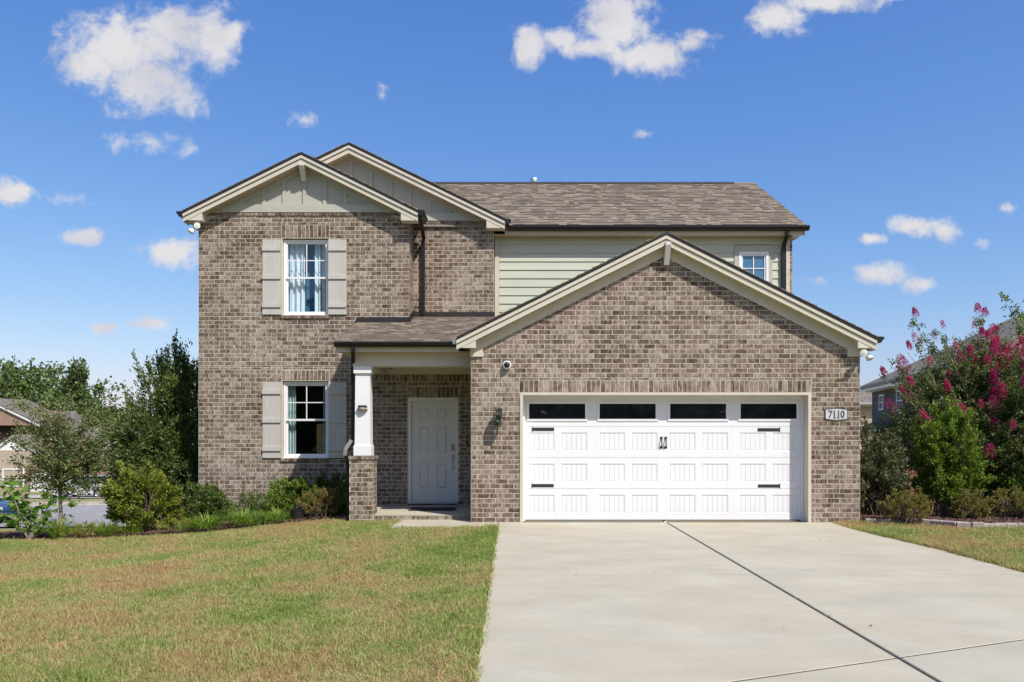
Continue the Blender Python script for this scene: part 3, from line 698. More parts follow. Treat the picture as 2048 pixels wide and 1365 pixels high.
# --- siding ---------------------------------------------------------------
ZS0 = (865-540.6)/S(YS)+EYE
b = MB(); b.box(-0.37, XR-0.14, YS+0.02, YS+0.14, 2.7, 4.19+EYE); sw = b.build('siding_wall', M['siding'], house)
UW = (P(1468, 0, YS)[0], P(1544, 0, YS)[0], 0, Z(491.8, YS))         # window surround
wz0 = Z(588-0, YS)
UWz1 = UW[3]; UWz0 = UWz1-0.86
for k in range(-10, 5):
    z0 = ZS0+k*0.1806; z1 = z0+0.1806+0.025
    if z1 > 4.17+EYE: z1 = 4.17+EYE
    if z0 > z1-0.03: continue
    segs = [(-0.272, UW[0], 0), (UW[1], 5.852, 1)] if (z0 < UWz1-0.02 and z1 > UWz0+0.02) else [(-0.272, 5.852, 0)]
    for xa, xb, _ in segs:
        cuts = [xa] + ([2.0+((k*37) % 23)*0.11] if xb-xa > 3 and k in (1, -2, -5) else []) + [xb]
        for p_, q_ in zip(cuts[:-1], cuts[1:]):
            b = MB(); b.prism_x([(YS-0.022, z0), (YS-0.008, z0), (YS+0.018, z0+0.01), (YS+0.018, z1), (YS-0.001, z1)], p_+0.001, q_-0.0015, random.random()); b.build('siding_board', M['siding'], sw)
for x0, x1 in ((-0.381+0.012, -0.275), (5.855, 5.919)):
    b = MB(); b.box(x0, x1, YS-0.03, YS+0.02, 3.0, 4.172+EYE); b.build('corner_board', M['trim'], house)
# small upstairs window with its surround
def window(x0, x1, z0, z1, y, grid_top=True, half=True, fw=0.045, label=None, curt=None, square=False):
    """white double-hung window: outer frame, two sashes, grille bars, panes"""
    b = MB()
    for r in rect_holes(x0, x1, z0, z1, [(x0+fw, x1-fw, z0+fw, z1-fw)]): b.box(r[0], r[1], y, y+0.07, r[2], r[3])
    fr = b.build('window', M['white'], house)
    if label: fr['label'] = label
    xi0, xi1, zi0, zi1 = x0+fw, x1-fw, z0+fw, z1-fw; zm = (zi0+zi1)/2 if not square else zi0
    sf = 0.035
    def sash(za, zb, yy, bars):
        c = MB()
        for r in rect_holes(xi0, xi1, za, zb, [(xi0+sf, xi1-sf, za+sf, zb-sf)]): c.box(r[0], r[1], yy, yy+0.03, r[2], r[3])
        c.build('sash', M['white'], fr)
        g = MB(); g.quad((xi0+sf-0.004, yy+0.014, za+sf-0.004), (xi1-sf+0.004, yy+0.014, za+sf-0.004), (xi1-sf+0.004, yy+0.014, zb-sf+0.004), (xi0+sf-0.004, yy+0.014, zb-sf+0.004)); g.build('pane', M['glass'], fr)
        if bars:
            xm = (xi0+xi1)/2; zz = (za+zb)/2
            c = MB(); c.box(xm-0.010, xm+0.010, yy+0.003, yy+0.011, za+sf, zb-sf); c.build('glazing_bar', M['white'], fr)
            c = MB(); c.box(xi0+sf, xi1-sf, yy+0.0045, yy+0.0105, zz-0.009, zz+0.009); c.build('glazing_bar', M['white'], fr)
    if square: sash(zi0, zi1, y+0.02, True)
    else: sash(zm-0.02, zi1, y+0.015, grid_top); sash(zi0, zm+0.022, y+0.048, False)
    if curt:
        for (ca, cb, yy, amp, wl, m) in curt:
            c = MB(); n = max(8, int((cb-ca)/0.008)); zt, zb = zi1+0.12, z0-0.3
            for i in range(n):
                xa = ca+(cb-ca)*i/n; xb = ca+(cb-ca)*(i+1)/n
                ya = yy+amp*math.sin(xa*6.283/wl)+amp*0.4*math.sin(xa*15/wl); yb_ = yy+amp*math.sin(xb*6.283/wl)+amp*0.4*math.sin(xb*15/wl)
                c.quad((xa, ya, zb), (xb, yb_, zb), (xb, yb_, zt), (xa, ya, zt))
            c.build('curtain', m, fr, smooth=True)
    return fr
yw = YW+0.055
window(-4.630, -3.704, W_UP[2]+0.004, 5.443, yw, curt=[(-4.60, -4.24, yw+0.16, 0.030, 0.115, M['curtain']), (-4.03, -3.92, yw+0.17, 0.022, 0.10, M['curtain']), (-3.90, -3.75, yw+0.16, 0.012, 0.10, M['tealcurtain']), (-4.26, -4.0, yw+0.34, 0.01, 0.2, M['bluecurtain'])])
window(-4.630, -3.704, W_LOW[2]+0.004, 2.566, yw, curt=[(-4.59, -4.42, yw+0.16, 0.022, 0.058, M['tealcurtain']), (-3.86, -3.76, yw+0.17, 0.02, 0.06, M['tealcurtain'])])
wx0, wx1 = X(1477, YS), X(1536, YS); wz1 = Z(505, YS); wz0 = wz1-0.70
b = MB()
for r in rect_holes(UW[0], UW[1], UWz0, UWz1, [(wx0, wx1, wz0, wz1)]): b.box(r[0]+0.001, r[1]-0.001, YS-0.035, YS+0.019, r[2], r[3])
b.build('window_surround', M['frieze'], house)
window(wx0, wx1, wz0, wz1, YS-0.042, square=True, fw=0.05)
b = MB(); b.box(wx0+0.04, wx1-0.04, YS+0.0, YS+0.018, wz0+0.04, wz1-0.04); b.build('window_blind', M['bluecurtain'], house)
# rooms behind the wing windows
b = MB(); b.box(XL+0.14, -0.75, YW+0.141, HB-0.2, 0.0, 0.10); b.box(XL+0.14, -0.75, YW+0.141, HB-0.2, 2.80, 2.86); b.box(XL+0.14, -0.75, YW+0.141, HB-0.2, 2.95, 3.15); b.box(XL+0.14, -2.25, YW+0.141, HB-0.2, 5.72, 5.80)
b.box(XL+0.14, -0.75, 6.4, 6.5, 0.1, 5.72); b.box(-0.85, -0.75, YW+0.141, 6.4, 0.1, 2.95); b.box(-2.3, -2.2, YW+0.2, 6.4, 3.15, 5.72); b.build('interior_wall', M['inside'], house)
cb = MB(); cb.box(-4.08, -3.5, 2.98, 3.3, 0.1, 1.72, bev=0.02); cb.build('cabinet', M['wood'], house)
# shutters
def shutter(x0, x1, z0, z1, bats):
    b = MB(); n = 5; w_ = (x1-x0)/n
    b.box(x0+0.002, x1-0.002, YW-0.018, YW+0.006, z0+0.001, z1-0.001, 0.2)
    sh = b.build('shutter', M['shutter'], house)
    me = None
    for i in range(n):
        b = MB(); b.box(0.0005, w_-0.0015, -0.028, -0.018, 0, z1-z0, random.random(), bev=0.002)
        place('plank', b.mesh('plank', M['shutter']), sh, (x0+i*w_, YW, z0))
    for za, zb in bats:
        b = MB(); b.box(x0, x1, YW-0.052, YW-0.0302, za, zb, 0.6, bev=0.003); b.build('batten', M['shutter'], sh)
        for xx in (x0+0.04, x1-0.04):
            for zz in (zb+0.035,):
                b = MB(); b.lathe([(0.0, -0.004), (0.006, -0.003), (0.007, 0.0)], (xx, YW-0.0305, zz), axis='y', seg=6); b.build('screw_cap', M['shutter'], sh)
for (z0, z1, yy) in ((1.025, 2.550, (779.6, 789, 836.6, 846, 893, 902.7)), (3.919, 5.434, (494.5, 503, 550.2, 559.5, 607, 616))):
    bats = [(Z(yy[i+1], YW), Z(yy[i], YW)) for i in (0, 2, 4)]
    shutter(-5.033, -4.664, z0, z1, bats); shutter(-3.704, -3.338, z0, z1, bats)

# --- column on the pier ------------------------------------------------------
cx, cyf = -2.655, 0.47
b = MB(); b.hexa([(cx-0.139, cyf+0.01, 1.31), (cx+0.139, cyf+0.01, 1.31), (cx+0.139, cyf+0.27, 1.31), (cx-0.139, cyf+0.27, 1.31),
                  (cx-0.129, cyf+0.02, 1.045+EYE), (cx+0.129, cyf+0.02, 1.045+EYE), (cx+0.129, cyf+0.26, 1.045+EYE), (cx-0.129, cyf+0.26, 1.045+EYE)]); col = b.build('column', M['white'], house)
b = MB(); b.box(cx-0.157, cx+0.157, cyf-0.008, cyf+0.288, 1.128, 1.305, bev=0.004); b.box(cx-0.148, cx+0.148, cyf+0.001, cyf+0.279, 1.305, 1.32, bev=0.003); b.build('column_base', M['white'], col)
b = MB(); b.box(cx-0.157, cx+0.157, cyf-0.012, cyf+0.284, 1.045+EYE, 1.172+EYE, bev=0.004); b.build('column_cap', M['white'], col)

# --- downspouts ----------------------------------------------------------------
dsx = -1.868
b = MB(); b.duct([(dsx+0.045, YW-0.20, gW(-1.874)-0.11), (dsx+0.045, YW-0.20, gW(-1.874)-0.16), (dsx+0.02, YB-0.12, gW(-1.874)-0.36), (dsx, YB-0.055, gW(-1.874)-0.44), (dsx, YB-0.055, pz(YB)+0.08), (dsx-0.01, YB-0.14, pz(YB)+0.02)], 0.075, 0.05); b.build('downspout', M['gutter'], house)
xd = 5.79
b = MB(); b.duct([(xd+0.004, YS-0.30, 4.245+EYE), (xd, YS-0.29, 4.15+EYE), (xd, YS-0.10, 3.98+EYE), (xd, YS-0.062, 3.90+EYE), (xd, YS-0.062, 2.5)], 0.07, 0.052); b.build('downspout', M['gutter'], house)
b = MB(); b.duct([(-2.775, 0.24, 1.495+EYE), (-2.775, 0.245, 1.43+EYE), (-2.835, 0.55, 1.20+EYE), (-2.85, 0.60, 1.12+EYE), (-2.85, 0.60, 1.40)], 0.06, 0.05); b.build('downspout', M['gutter'], house)
b = MB(); b.duct([(-2.85, 0.60, 1.42), (-2.86, 0.59, 1.36), (-2.955, 0.56, 1.22), (-2.965, 0.56, 1.14), (-2.93, 0.60, 0.95), (-2.93, 0.60, -0.05)], 0.06, 0.05); b.build('downspout', M['gutter'], house)
b = MB(); b.duct([(-2.862, 0.555, 1.40), (-2.96, 0.52, 1.24), (-2.975, 0.52, 1.13)], 0.066, 0.056); b.build('downspout_elbow', M['greymetal'], house)

# --- front door ------------------------------------------------------------------
dy = YW+0.05
dx0, dx1, dz0, dz1 = X(822.8, dy), X(911, dy), 0.135, Z(803, dy)
b = MB()
for r in rect_holes(D_OPEN[0]+0.004, D_OPEN[1]-0.004, 0.105, 2.240, [(dx0-0.004, dx1+0.004, 0.1, dz1+0.004)]): b.box(r[0], r[1], YW+0.012, YW+0.13, r[2], r[3])
b.build('door_frame', M['white'], house)
b = MB(); b.box(D_OPEN[0]+0.0, D_OPEN[1], YW-0.03, YW+0.12, 0.1052, 0.134); b.build('door_sill', M['galv'], house)
W_, H_ = dx1-dx0, dz1-dz0
def dpx(px, py): return X(px, dy), Z(py, dy)
pan = []
for (xa, xb) in ((529, 590), (636, 695)):
    for (ya, yb_) in ((585, 643), (694, 852), (910, 1062)):
        x_a, z_b = dpx(xa/2.967+660, ya/2.967+620); x_b, z_a = dpx(xb/2.967+660, yb_/2.967+620); pan.append((x_a, x_b, z_a, z_b))
b = MB(); b.box(dx0, dx1, dy+0.020, dy+0.045, dz0, dz1)
for r in rect_holes(dx0, dx1, dz0, dz1, pan): b.box(r[0], r[1], dy, dy+0.0199, r[2], r[3])
door = b.build('front_door', M['doorpaint'], house)
def raised(mb, x0, x1, z0, z1, y, h, s):
    mb.hexa([(x0, y, z0), (x1, y, z0), (x1, y+0.001, z0), (x0, y+0.001, z0), (x0, y, z1), (x1, y, z1), (x1, y+0.001, z1), (x0, y+0.001, z1)])
    n = len(mb.v); mb.v += [(x0, y, z0), (x1, y, z0), (x1, y, z1), (x0, y, z1), (x0+s, y-h, z0+s), (x1-s, y-h, z0+s), (x1-s, y-h, z1-s), (x0+s, y-h, z1-s)]
    mb.face((n+4, n+5, n+6, n+7))
    for i in range(4): mb.face((n+i, n+(i+1) % 4, n+4+(i+1) % 4, n+4+i))
for p_ in pan:
    b = MB(); raised(b, p_[0]+0.016, p_[1]-0.016, p_[2]+0.016, p_[3]-0.016, dy+0.0195, 0.017, 0.022); b.build('door_panel', M['doorpaint'], door)
hx = X(906, dy)
b = MB(); b.box(hx-0.035, hx+0.035, dy-0.022, dy, Z(902, dy), Z(888, dy), bev=0.005); b.build('keypad', M['nickel'], door)
b = MB(); b.box(hx-0.022, hx+0.022, dy-0.012, dy, Z(921, dy), Z(910, dy), bev=0.004); b.box(hx-0.018, hx+0.018, dy-0.010, dy, Z(939.5, dy), Z(935, dy), bev=0.003)
b.tube([(hx, dy-0.01, Z(920, dy)), (hx, dy-0.05, Z(922, dy)), (hx, dy-0.055, Z(930, dy)), (hx, dy-0.04, Z(936, dy)), (hx, dy-0.008, Z(938, dy))], 0.008, 8); b.build('handle', M['nickel'], door)
b = MB(); b.box(dx0-0.003, dx0+0.0, dy+0.0, dy+0.04, dz0, dz1); b.build('weather_strip', M['black'], door)

# --- garage door -----------------------------------------------------------------
GY = 0.26; sg = S(GY)
b = MB()
for (a, c, z0, z1) in ((0.137, 0.190, 0.0, 2.229), (5.080, 5.133, 0.0, 2.229)): b.box(a+0.001, c, -0.012, GY-0.002, z0, z1)
b.box(0.190, 5.080, -0.012, GY-0.002, 2.184, 2.228); b.build('garage_door_frame', M['trim'], house)
b = MB()
for (a, c, z0, z1) in ((0.1905, 0.225, 0.0, 2.1838), (5.045, 5.0795, 0.0, 2.1838)): b.box(a, c, GY-0.045, GY-0.003, z0, z1)
b.box(0.225, 5.045, GY-0.045, GY-0.003, 2.150, 2.1838); b.build('door_stop', M['white'], house)
b = MB(); b.box(0.15, 5.12, GY+0.012, GY+0.05, 0.012, 2.20); gd = b.build('garage_door', M['doorwhite'], house)
GX = lambda px: (px-1024)/sg
GZ = lambda py: EYE+(865-py)/sg
seams = [GZ(1040)-0.0, GZ(977.8), GZ(915.5), GZ(853.3), 2.19]
starts = [1053.6+140.9*i for i in range(4)]
wins, pans = [], []
for sx in starts:
    wins.append((GX(sx), GX(sx+121.3), GZ(842.6), GZ(803.5)))
    for k in range(3):
        for (pa, pb) in ((sx+3.0, sx+55.4), (sx+68.0, sx+120.8)): pans.append((k, GX(pa), GX(pb), GZ(903.1+62.25*k), GZ(865.7+62.25*k)))
for i in range(4):
    z0, z1 = seams[i]+0.0025, seams[i+1]-0.0025
    hs = [(p[1], p[2], p[3], p[4]) for p in pans if z0 < (p[3]+p[4])/2 < z1]+[(w_[0]+0.03, w_[1]-0.03, w_[2]+0.03, w_[3]-0.03) for w_ in wins if z0 < (w_[2]+w_[3])/2 < z1]
    b = MB()
    for r in rect_holes(0.20, 5.07, z0, z1, hs): b.box(r[0], r[1], GY, GY+0.0118, r[2], r[3])
    b.build('door_section', M['doorwhite'], gd)
for (k, x0, x1, z0, z1) in pans:
    b = MB(); n = 5; m_ = 0.020; w_ = (x1-x0-2*m_)/n
    # sloped moulding round the field, then five grooved boards
    v = len(b.v); b.v += [(x0, GY+0.001, z0), (x1, GY+0.001, z0), (x1, GY+0.001, z1), (x0, GY+0.001, z1), (x0+m_, GY+0.0105, z0+m_), (x1-m_, GY+0.0105, z0+m_), (x1-m_, GY+0.0105, z1-m_), (x0+m_, GY+0.0105, z1-m_)]
    for i in range(4): b.face((v+i, v+(i+1) % 4, v+4+(i+1) % 4, v+4+i))
    for i in range(n):
        xa = x0+m_+i*w_; b.box(xa+0.0025, xa+w_-0.0025, GY+0.004, GY+0.0115, z0+m_+0.002, z1-m_-0.002, bev=0.002)
    b.build('door_panel', M['doorwhite'], gd)
for (x0, x1, z0, z1) in wins:
    b = MB(); f = 0.040
    for r in rect_holes(x0, x1, z0, z1, [(x0+f, x1-f, z0+f, z1-f)]): b.box(r[0], r[1], GY-0.014, GY+0.008, r[2], r[3])
    b.build('window_frame', M['white'], gd)
    b = MB(); b.quad((x0+f-0.004, GY+0.002, z0+f-0.004), (x1-f+0.004, GY+0.002, z0+f-0.004), (x1-f+0.004, GY+0.002, z1-f+0.004), (x0+f-0.004, GY+0.002, z1-f+0.004)); b.build('pane', M['darkglass'], gd)
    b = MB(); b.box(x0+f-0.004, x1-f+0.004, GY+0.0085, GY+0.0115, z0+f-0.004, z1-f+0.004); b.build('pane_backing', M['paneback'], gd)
for (xa, xb, ya, yb_, s) in ((1064, 1108.4, 855, 862.8, 1), (1063.5, 1107.6, 967.8, 975.3, 1), (1515.4, 1560, 856, 863.7, -1), (1516, 1560, 968.6, 976, -1)):
    b = MB(); x0, x1, z1, z0 = GX(xa), GX(xb), GZ(ya), GZ(yb_); zm = (z0+z1)/2
    b.box(x0 if s > 0 else x0, x1, GY-0.008, GY, z0+0.006, z1-0.006, bev=0.002)
    xe = x0 if s > 0 else x1-0.012; b.box(xe, xe+0.012, GY-0.012, GY, z0-0.006, z1+0.006, bev=0.003)
    for i in range(4): b.lathe([(0.0, -0.004), (0.009, -0.002), (0.01, 0)], (x0+(i+0.6)*(x1-x0)/4.2, GY-0.008, zm), axis='y', seg=8)
    b.build('hinge_strap', M['iron'], gd)
for (xa, xb) in ((1320, 1325.4), (1328.8, 1334)):
    b = MB(); xm = GX((xa+xb)/2)
    for py in (876.5, 895): b.box(xm-0.022, xm+0.022, GY-0.010, GY, GZ(py)-0.022, GZ(py)+0.022, bev=0.004)
    b.tube([(xm, GY-0.008, GZ(877)), (xm, GY-0.040, GZ(880)), (xm, GY-0.048, GZ(886)), (xm, GY-0.040, GZ(892)), (xm, GY-0.008, GZ(895))], 0.010, 8); b.build('pull_handle', M['iron'], gd)
b = MB(); b.box(0.20, 5.07, GY+0.001, GY+0.03, 0.002, 0.0125); b.build('bottom_seal', M['black'], gd)

# --- fittings that hang on the house: things of their own ------------------------
# lantern
lt = thing('wall_lantern', 'weathered bronze lantern with clear glass and bulb beside garage door', 'lantern', (X(994.7, -0.12), 0, 1.70))
lx, ly = X(994.5, -0.15), -0.135
b = MB(); b.box(X(1000, 0)-0.055, X(1000, 0)+0.035, -0.022, 0.0, Z(838, 0), Z(817, 0), bev=0.006); b.build('backplate', M['bronze'], lt)
zt, zb = EYE+(865-831)/117.8, EYE+(865-853)/117.8
b = MB(); b.tube([(lx+0.03, -0.02, zt+0.075), (lx+0.015, -0.05, zt+0.12), (lx, ly+0.02, zt+0.11), (lx, ly, zt+0.06)], 0.008, 8); b.build('arm', M['bronze'], lt)
b = MB(); hw = 0.062
b.v += [(lx-hw-0.014, ly-hw-0.014, zt), (lx+hw+0.014, ly-hw-0.014, zt), (lx+hw+0.014, ly+hw+0.014, zt), (lx-hw-0.014, ly+hw+0.014, zt)]
b.v += [(lx-hw-0.012, ly-hw-0.012, zt+0.012), (lx+hw+0.012, ly-hw-0.012, zt+0.012), (lx+hw+0.012, ly+hw+0.012, zt+0.012), (lx-hw-0.012, ly+hw+0.012, zt+0.012)]
b.v += [(lx-0.022, ly-0.022, zt+0.058), (lx+0.022, ly-0.022, zt+0.058), (lx+0.022, ly+0.022, zt+0.058), (lx-0.022, ly+0.022, zt+0.058)]
b.face((3,2,1,0)); b.face((8,9,10,11))
for k in range(2):
    for i in range(4): b.face((4*k+i, 4*k+(i+1) % 4, 4*k+4+(i+1) % 4, 4*k+4+i))
b.build('hood', M['bronze'], lt)
b = MB(); b.box(lx-hw-0.006, lx+hw+0.006, ly-hw-0.006, ly+hw+0.006, zb-0.014, zb); b.build('base', M['bronze'], lt)
for sx in (-1, 1):
    for sy in (-1, 1):
        b = MB(); b.box(lx+sx*hw-0.010, lx+sx*hw+0.010, ly+sy*hw-0.010, ly+sy*hw+0.010, zb, zt); b.build('post', M['bronze'], lt)
b = MB(); h2 = hw-0.004
b.quad((lx-h2, ly-h2, zb), (lx+h2, ly-h2, zb), (lx+h2, ly-h2, zt), (lx-h2, ly-h2, zt)); b.quad((lx-h2, ly-h2, zb), (lx-h2, ly+h2, zb), (lx-h2, ly+h2, zt), (lx-h2, ly-h2, zt)); b.quad((lx+h2, ly-h2, zb), (lx+h2, ly+h2, zb), (lx+h2, ly+h2, zt), (lx+h2, ly-h2, zt)); b.build('lantern_glass', M['lampglass'], lt)
b = MB(); b.lathe([(0.0, 0.0), (0.02, 0.006), (0.030, 0.028), (0.026, 0.05), (0.013, 0.08), (0.013, 0.105)], (lx, ly, zt-0.135), seg=12); b.build('bulb', M['bulb'], lt, smooth=True)
# dome camera on the garage wall
c = P(1014, 731, 0)
cm = thing('security_camera', 'round white security camera with dark lens on brick left of garage door', 'camera', (c[0], 0, c[2]))
b = MB(); b.lathe([(0.074, 0), (0.074, -0.05), (0.066, -0.075), (0.052, -0.085)], c, axis='y', seg=28); b.build('housing', M['white'], cm, smooth=False)
b = MB(); b.lathe([(0.052, -0.083), (0.047, -0.095), (0.042, -0.100), (0.026, -0.118), (0.0, -0.125)], (c[0]+0.003, 0, c[2]+0.004), axis='y', seg=24); b.build('lens_dome', M['black'], cm, smooth=True)
c = P(781.5, 734, 1.3); c = (c[0], 1.3, 1.415+EYE)
cm = thing('dome_camera', 'small white dome camera under the porch ceiling by the column', 'camera', c)
b = MB(); b.lathe([(0.0, 0), (0.070, 0), (0.070, -0.03), (0.060, -0.045)], (c[0], c[1], c[2]-0.13), seg=20); b.lathe([(0.03, 0), (0.03, -0.13)], c, seg=12); b.build('housing', M['white'], cm)
b = MB(); b.lathe([(0.052, -0.04), (0.045, -0.07), (0.025, -0.088), (0.0, -0.093)], (c[0], c[1], c[2]-0.13), seg=16); b.build('lens_dome', M['black'], cm, smooth=True)
# flood lights: two lamps on a round base under each eave return
def flood(bx, by, bz, heads, label):
    t = thing('floodlight', label, 'floodlight', (bx, by, bz), 'floodlights under the eave corners')
    b = MB(); b.lathe([(0.0, 0), (0.055, 0), (0.055, -0.02), (0.045, -0.032), (0.0, -0.032)], (bx, by, bz), seg=18); b.build('base', M['bracket'], t)
    for (hx_, hy_, hz_, d) in heads:
        d = Vector(d).normalized(); h = Vector((hx_, hy_, hz_)); a = h-d*0.10
        b = MB(); b.tube([(bx+(hx_-bx)*0.3, by, bz-0.03), tuple(a.lerp(Vector((bx, by, bz-0.03)), 0.3)), tuple(a)], 0.014, 8); b.build('arm', M['bracket'], t)
        b = MB(); b.tube([tuple(a), tuple(a+d*0.035), tuple(a+d*0.055), tuple(a+d*0.085), tuple(a+d*0.13)], [0.028, 0.03, 0.042, 0.058, 0.060], 18, cap=True); b.build('lamp_head', M['white'], t, smooth=False)
        b = MB(); b.tube([tuple(a+d*0.1301), tuple(a+d*0.136)], [0.05, 0.02], 18); b.build('lens', M['bulb'], t)
flood(-6.30, YW-0.10, 4.214+EYE, [(-6.255, YW-0.26, 4.105+EYE, (0.25, -1, -0.1)), (-6.42, YW-0.14, 4.03+EYE, (-0.55, -0.4, -0.9))], 'white twin floodlight under the upper left eave corner')
flood(6.02, -0.06, 1.426+EYE, [(5.945, -0.22, 1.335+EYE, (-0.45, -1, 0.05)), (6.09, -0.10, 1.27+EYE, (0.35, -0.5, -1))], 'white twin floodlight under the garage roof right corner')
# number sign
nx0, nx1, nz0, nz1 = X(1649.5, 0), X(1694.5, 0), Z(840.5, 0), Z(818.0, 0)
sg_ = thing('house_number_sign', 'grey cast house number plaque reading 7110 on brick right of garage door', 'sign', ((nx0+nx1)/2, 0, nz0))
def plaque(mb, x0, x1, z0, z1, y0, y1, bow):
    n = 14; top = [(x0+(x1-x0)*i/n, z1+bow*math.sin(math.pi*i/n)) for i in range(n+1)]; bot = [(x0+(x1-x0)*i/n, z0-bow*math.sin(math.pi*i/n)) for i in range(n+1)]
    mb.prism_y(bot+top[::-1], y0, y1)
b = MB(); plaque(b, nx0, nx1, nz0+0.012, nz1-0.012, -0.016, 0.002, 0.018); b.build('plaque_rim', M['signdark'], sg_)
b = MB(); plaque(b, nx0+0.012, nx1-0.012, nz0+0.024, nz1-0.024, -0.0185, -0.0161, 0.018); b.build('plaque', M['sign'], sg_)
cu = bpy.data.curves.new('numerals', 'FONT'); cu.body = '7110'; cu.size = 0.175; cu.extrude = 0.003; cu.align_x = 'CENTER'; cu.align_y = 'CENTER'; cu.offset = 0.0035
tmp = bpy.data.objects.new('numerals', cu); COL.objects.link(tmp); bpy.context.view_layer.update()
dg = bpy.context.evaluated_depsgraph_get(); me = bpy.data.meshes.new_from_object(tmp.evaluated_get(dg)); bpy.data.objects.remove(tmp)
me.materials.clear(); me.materials.append(M['signdark'])
me.transform(Matrix.Translation(((nx0+nx1)/2, -0.0215, (nz0+nz1)/2-0.004)) @ Matrix.Rotation(math.radians(90), 4, 'X') @ Matrix.Diagonal((0.80, 1.0, 1, 1)))
# slab serifs so that the numerals read as in the cast sign
o = place('numerals', me, sg_)
b = MB(); xs = np.array([v.co.x for v in me.vertices]); w4 = (xs.max()-xs.min()); zl = min(v.co.z for v in me.vertices)
for fx in (0.385, 0.615): b.box(xs.min()+w4*fx-0.022, xs.min()+w4*fx+0.022, -0.0245, -0.0186, zl-0.001, zl+0.010)
b.build('numeral_serif', M['signdark'], sg_)
# doorbell
c = P(934.7, 888, YW); db = thing('doorbell', 'slim black video doorbell on the brick right of the front door', 'doorbell', c)
b = MB(); b.box(c[0]-0.022, c[0]+0.022, YW-0.025, YW, c[2]-0.062, c[2]+0.062, bev=0.006); b.build('body', M['black'], db)
b = MB(); b.lathe([(0.013, -0.002), (0.013, 0.0), (0.0, -0.003)], (c[0], YW-0.026, c[2]-0.03), axis='y', seg=14); b.build('push_button', M['nickel'], db)
# solar light on the column
c = P(725.5, 817, 0.47); so = thing('solar_light', 'small half-round black and cream solar light on the white porch column', 'light', (c[0], 0.48, c[2]))
n = 12
b = MB(); q = [(c[0]+0.085*math.cos(math.pi+math.pi*i/n), 0.478+0.075*math.sin(math.pi+math.pi*i/n)) for i in range(n+1)]
b.prism_z(q, c[2]-0.022, c[2]+0.018); b.build('lamp_body', M['cream'], so)
b = MB(); q = [(c[0]+0.090*math.cos(math.pi+math.pi*i/n), 0.478+0.080*math.sin(math.pi+math.pi*i/n)) for i in range(n+1)]
b.prism_z(q, c[2]-0.029, c[2]-0.0221); b.build('bottom_rim', M['iron'], so)
b = MB(); q = [(c[0]+0.086*math.cos(math.pi+math.pi*i/n), 0.478+0.076*math.sin(math.pi+math.pi*i/n)) for i in range(n+1)]
b.prism_z(q, c[2]+0.0181, c[2]+0.026); b.box(c[0]-0.074, c[0]+0.074, 0.40, 0.4779, c[2]+0.0262, c[2]+0.050); b.build('solar_panel', M['iron'], so)
# door mat
b = MB(); b.box(-1.95, -1.08, 1.28, 1.88, 0.0692, 0.084, bev=0.004); o = b.build('door_mat', M['rubber']); tag(o, 'black rubber mat lying on the porch before the front door', 'mat')
# ------------------------------------------------------------------ the ground
def ground_z(x, y):
    x = np.asarray(x, float); y = np.asarray(y, float)
    L = np.interp(x, [-60, -14, -10, -7, -5.7, -4.3, -3.0, -1.5], [-.60, -.52, -.45, -.36, -.28, -.15, -.04, 0.0])
    L = L*np.clip((y+9)/6.5, 0, 1)**0.7
    DL = np.interp(y, [1.6, 3.0, 20, 27, 33, 47, 60, 110, 220], [0, -.12, -1.95, -2.10, -2.12, -2.85, -3.2, -4.5, -6.5])
    DR = np.interp(y, [0.5, 8, 24, 46, 110, 220], [0, -.75, -1.75, -2.3, -4.0, -6.0])
    t = np.clip((x+5)/11.0, 0, 1); t = t*t*(3-2*t)
    return L + DL*(1-t) + DR*t
def gz1(x, y): return float(ground_z(x, y))
def sheet(name, xs, ys, m, lift=0.0, mask=None, parent=None):
    X_, Y_ = np.meshgrid(xs, ys); Z_ = ground_z(X_, Y_)+lift
    nx, ny = len(xs), len(ys); V = np.stack([X_.ravel(), Y_.ravel(), Z_.ravel()], 1); b = MB(); b.v = [tuple(p) for p in V]
    for j in range(ny-1):
        for i in range(nx-1):
            if mask and not mask((xs[i]+xs[i+1])/2, (ys[j]+ys[j+1])/2): continue
            a = j*nx+i; b.face((a, a+1, a+nx+1, a+nx))
    return b.build(name, m, parent, smooth=True)
